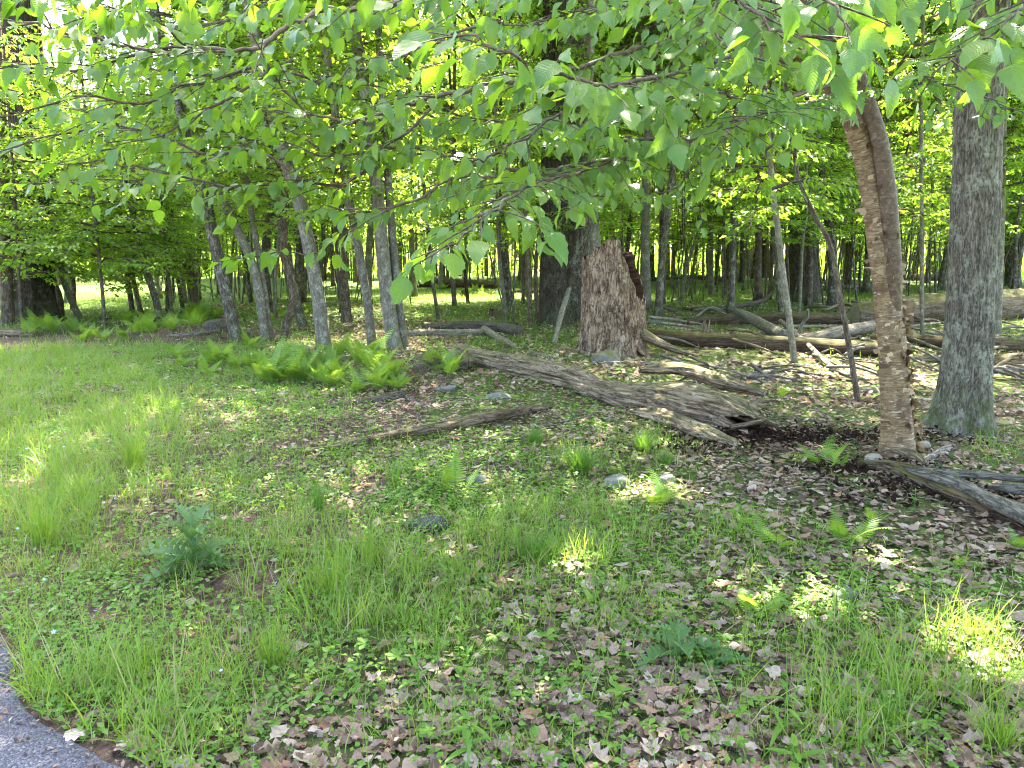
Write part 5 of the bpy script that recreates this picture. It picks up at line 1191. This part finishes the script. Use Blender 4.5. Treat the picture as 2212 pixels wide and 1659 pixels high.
# thistles
def thistle_leaf():
    n = 15; t = np.linspace(0, 1, n); w = .17*np.sin(np.pi*t**.8)*np.where(np.arange(n) % 2, 1.35, .42)+.012; w[-1] = 0
    z = .25*t-.55*t*t; rows = [np.column_stack([s*w, t+(.09*(np.arange(n) % 2) if s else 0), z+(.10*w/.17*(np.arange(n) % 2) if s else 0)]) for s in (-1, 0, 1)]
    V = np.vstack(rows); return V, grid_faces(3, n, False), np.column_stack([V[:, 0]*2, V[:, 1], 0*V[:, 0]])
TH = tmesh(thistle_leaf(), 'leaf', 'thistle')
def thistle(label, c, h, ll, n, seed):
    rg = random.Random(seed); b = gp(*c); f = b[1]*cp-(b[2]-CAM[2])*sp; hm = h*f/FD; lm = ll*f/FD
    t = thing('thistle', label, 'plant', b)
    m = MB(); m.add(*tube(np.array([[0, 0, -.01], [.01, 0, hm*.5], [0, .01, hm]]), [.011, .008, .004], 7)); m.build('stem', M['thistle'], t)
    for i in range(n):
        u = .02+.9*(i/n)**1.3; s = lm*(1.1-.55*u)*rg.uniform(.8, 1.1); o = ob('leaf', TH, t, (0, 0, hm*u)); o.rotation_euler = Euler((rg.uniform(.1, .5)+.5*u, rg.uniform(-.3, .3), i*2.4+rg.uniform(-.3, .3)), 'XYZ'); o.scale = (s, s, s)
thistle('spiny blue-green thistle standing in the left foreground', (418, 1235), 125, 120, 17, 1)
thistle('thistle rosette with upright lobed leaf at lower centre right', (1462, 1425), 60, 110, 7, 2)
thistle('dark thistle leaves low in the grass at lower right', (1545, 1440), 30, 90, 5, 3)
# five-fingered cinquefoil plants
def leaflet():
    V = np.array([(0, 0, 0), (-.16, .35, .03), (-.24, .7, .02), (0, 1, -.05), (.24, .7, .02), (.16, .35, .03), (0, .55, -.02)]); F = np.array([(0, 6, 1), (1, 6, 2), (2, 6, 3), (3, 6, 4), (4, 6, 5), (5, 6, 0)])
    return V, F, np.column_stack([V[:, 0]*2, V[:, 1], 0*V[:, 0]])
LF = tmesh(leaflet(), 'leaflet', 'herb'); st_m = MB(); st_m.add(*tube(np.array([[0, 0, -.2], [0, 0, .5], [0, 0, 1.]]), [.02, .02, .015], 5)); STM = st_m.mesh('stem', M['herb'])
def cinque(c, size, seed, label, group):
    rg = random.Random(seed); b = gp(*c); f = b[1]*cp-(b[2]-CAM[2])*sp; s = size*f/FD*.5
    t = thing('cinquefoil', label, 'plant', b, rg.uniform(0, 6.28), group); h = rg.uniform(.5, 1.3)*s+.015
    ob('stem', STM, t, scale=(h*.6, h*.6, h))
    for i in range(5):
        a = -1.9+i*.95+rg.uniform(-.12, .12); o = ob('leaflet', LF, t, (0, 0, h)); o.rotation_euler = Euler((rg.uniform(-.15, .35), 0, a), 'XYZ'); q = s*rg.uniform(.8, 1.1)*(1 if 0 < i < 4 else .75); o.scale = (q*1.1, q, q)
rg2 = random.Random(3)
CQ = [(1070, 1400, 60), (860, 1450, 60), (780, 1390, 56), (1000, 1480, 56), (1180, 1400, 60), (1340, 1540, 66), (1300, 1580, 56), (1400, 1600, 52), (1170, 1640, 44), (930, 1620, 56), (790, 1420, 50), (1060, 1580, 50), (1210, 1500, 50), (1510, 1430, 54), (1560, 1400, 44), (2030, 1255, 50), (1640, 1540, 44), (1600, 1580, 60), (1590, 1640, 50), (1700, 1540, 40), (1480, 1560, 40), (1100, 1370, 44), (960, 1420, 40), (1250, 1460, 44), (1110, 1530, 44), (880, 1560, 40), (2000, 1600, 50), (2060, 1540, 44), (820, 1500, 44), (1330, 1640, 50)]
for i, (x, y, s) in enumerate(CQ):
    cinque((x, y), s, 50+i, 'five-fingered cinquefoil seedling growing out of the near leaf litter', 'cinquefoil seedlings in the litter')
# tiny blue flowers on thin stems
def flower_mesh():
    m = MB()
    for k in range(5):
        a = k*1.2566; V = np.array([(0, 0, 0), (math.cos(a-.45)*.7, math.sin(a-.45)*.7, .15), (math.cos(a)*1., math.sin(a), .1), (math.cos(a+.45)*.7, math.sin(a+.45)*.7, .15)]); m.add(V, [(0, 1, 2), (0, 2, 3)])
    return m.mesh('petals', M['flower'])
FM = flower_mesh(); fst = MB(); fst.add(*tube(np.array([[0, 0, -.02], [0, 0, .5], [0, 0, 1.]]), [.0016, .0014, .001], 4)); FST = fst.mesh('stem', M['herb'])
FP = [(60, 980), (55, 1000), (90, 1010), (140, 975), (60, 1040), (125, 1030), (100, 1090), (170, 1075), (50, 1110), (265, 1035), (250, 1080), (225, 1090), (140, 1100), (210, 1140), (112, 1165), (115, 1170), (98, 1183), (127, 1200), (430, 1215), (445, 1190), (660, 1215), (715, 1258), (650, 1300), (597, 1275), (305, 1290), (100, 1285), (137, 1290), (120, 1395), (600, 1440), (520, 1480), (480, 1478), (550, 1640), (210, 1350), (945, 1455), (40, 1150), (150, 950)]
for i, (x, y) in enumerate(FP):
    b = gp(x, y+14); h = R_.uniform(.05, .11)
    t = thing('blue_flower', 'tiny pale blue flower in the left verge grass', 'flower', b, R_.uniform(0, 6), 'tiny blue flowers')
    ob('stem', FST, t, scale=(1, 1, h)); o = ob('petals', FM, t, (0, 0, h)); o.rotation_euler = (R_.uniform(.2, .9), R_.uniform(-.4, .4), 0); s = R_.uniform(.007, .011); o.scale = (s, s, s)
# grit and fallen scales along the road edge
rng = np.random.default_rng(90); n = 1000; tt_ = rng.uniform(-1.5, 4, n); off = rng.normal(.02, .07, n)+np.interp(tt_, ts, wob)
p2 = e0[:2]+tt_[:, None]*ed+off[:, None]*en; c = np.column_stack([p2, hgt(p2[:, 0], p2[:, 1])+.018])
mb = MB(); mb.add(*scatter(DEAD_M[1], c, rotz(rng.uniform(0, 6.28, n), .5, rng), rng.uniform(.006, .028, n), rng))
tag(mb.build('road_edge_litter', M['dead'], smooth=False), 'reddish crumbs and leaf scraps along the asphalt edge', 'litter', None, 'stuff')
print('objects', len(bpy.data.objects))
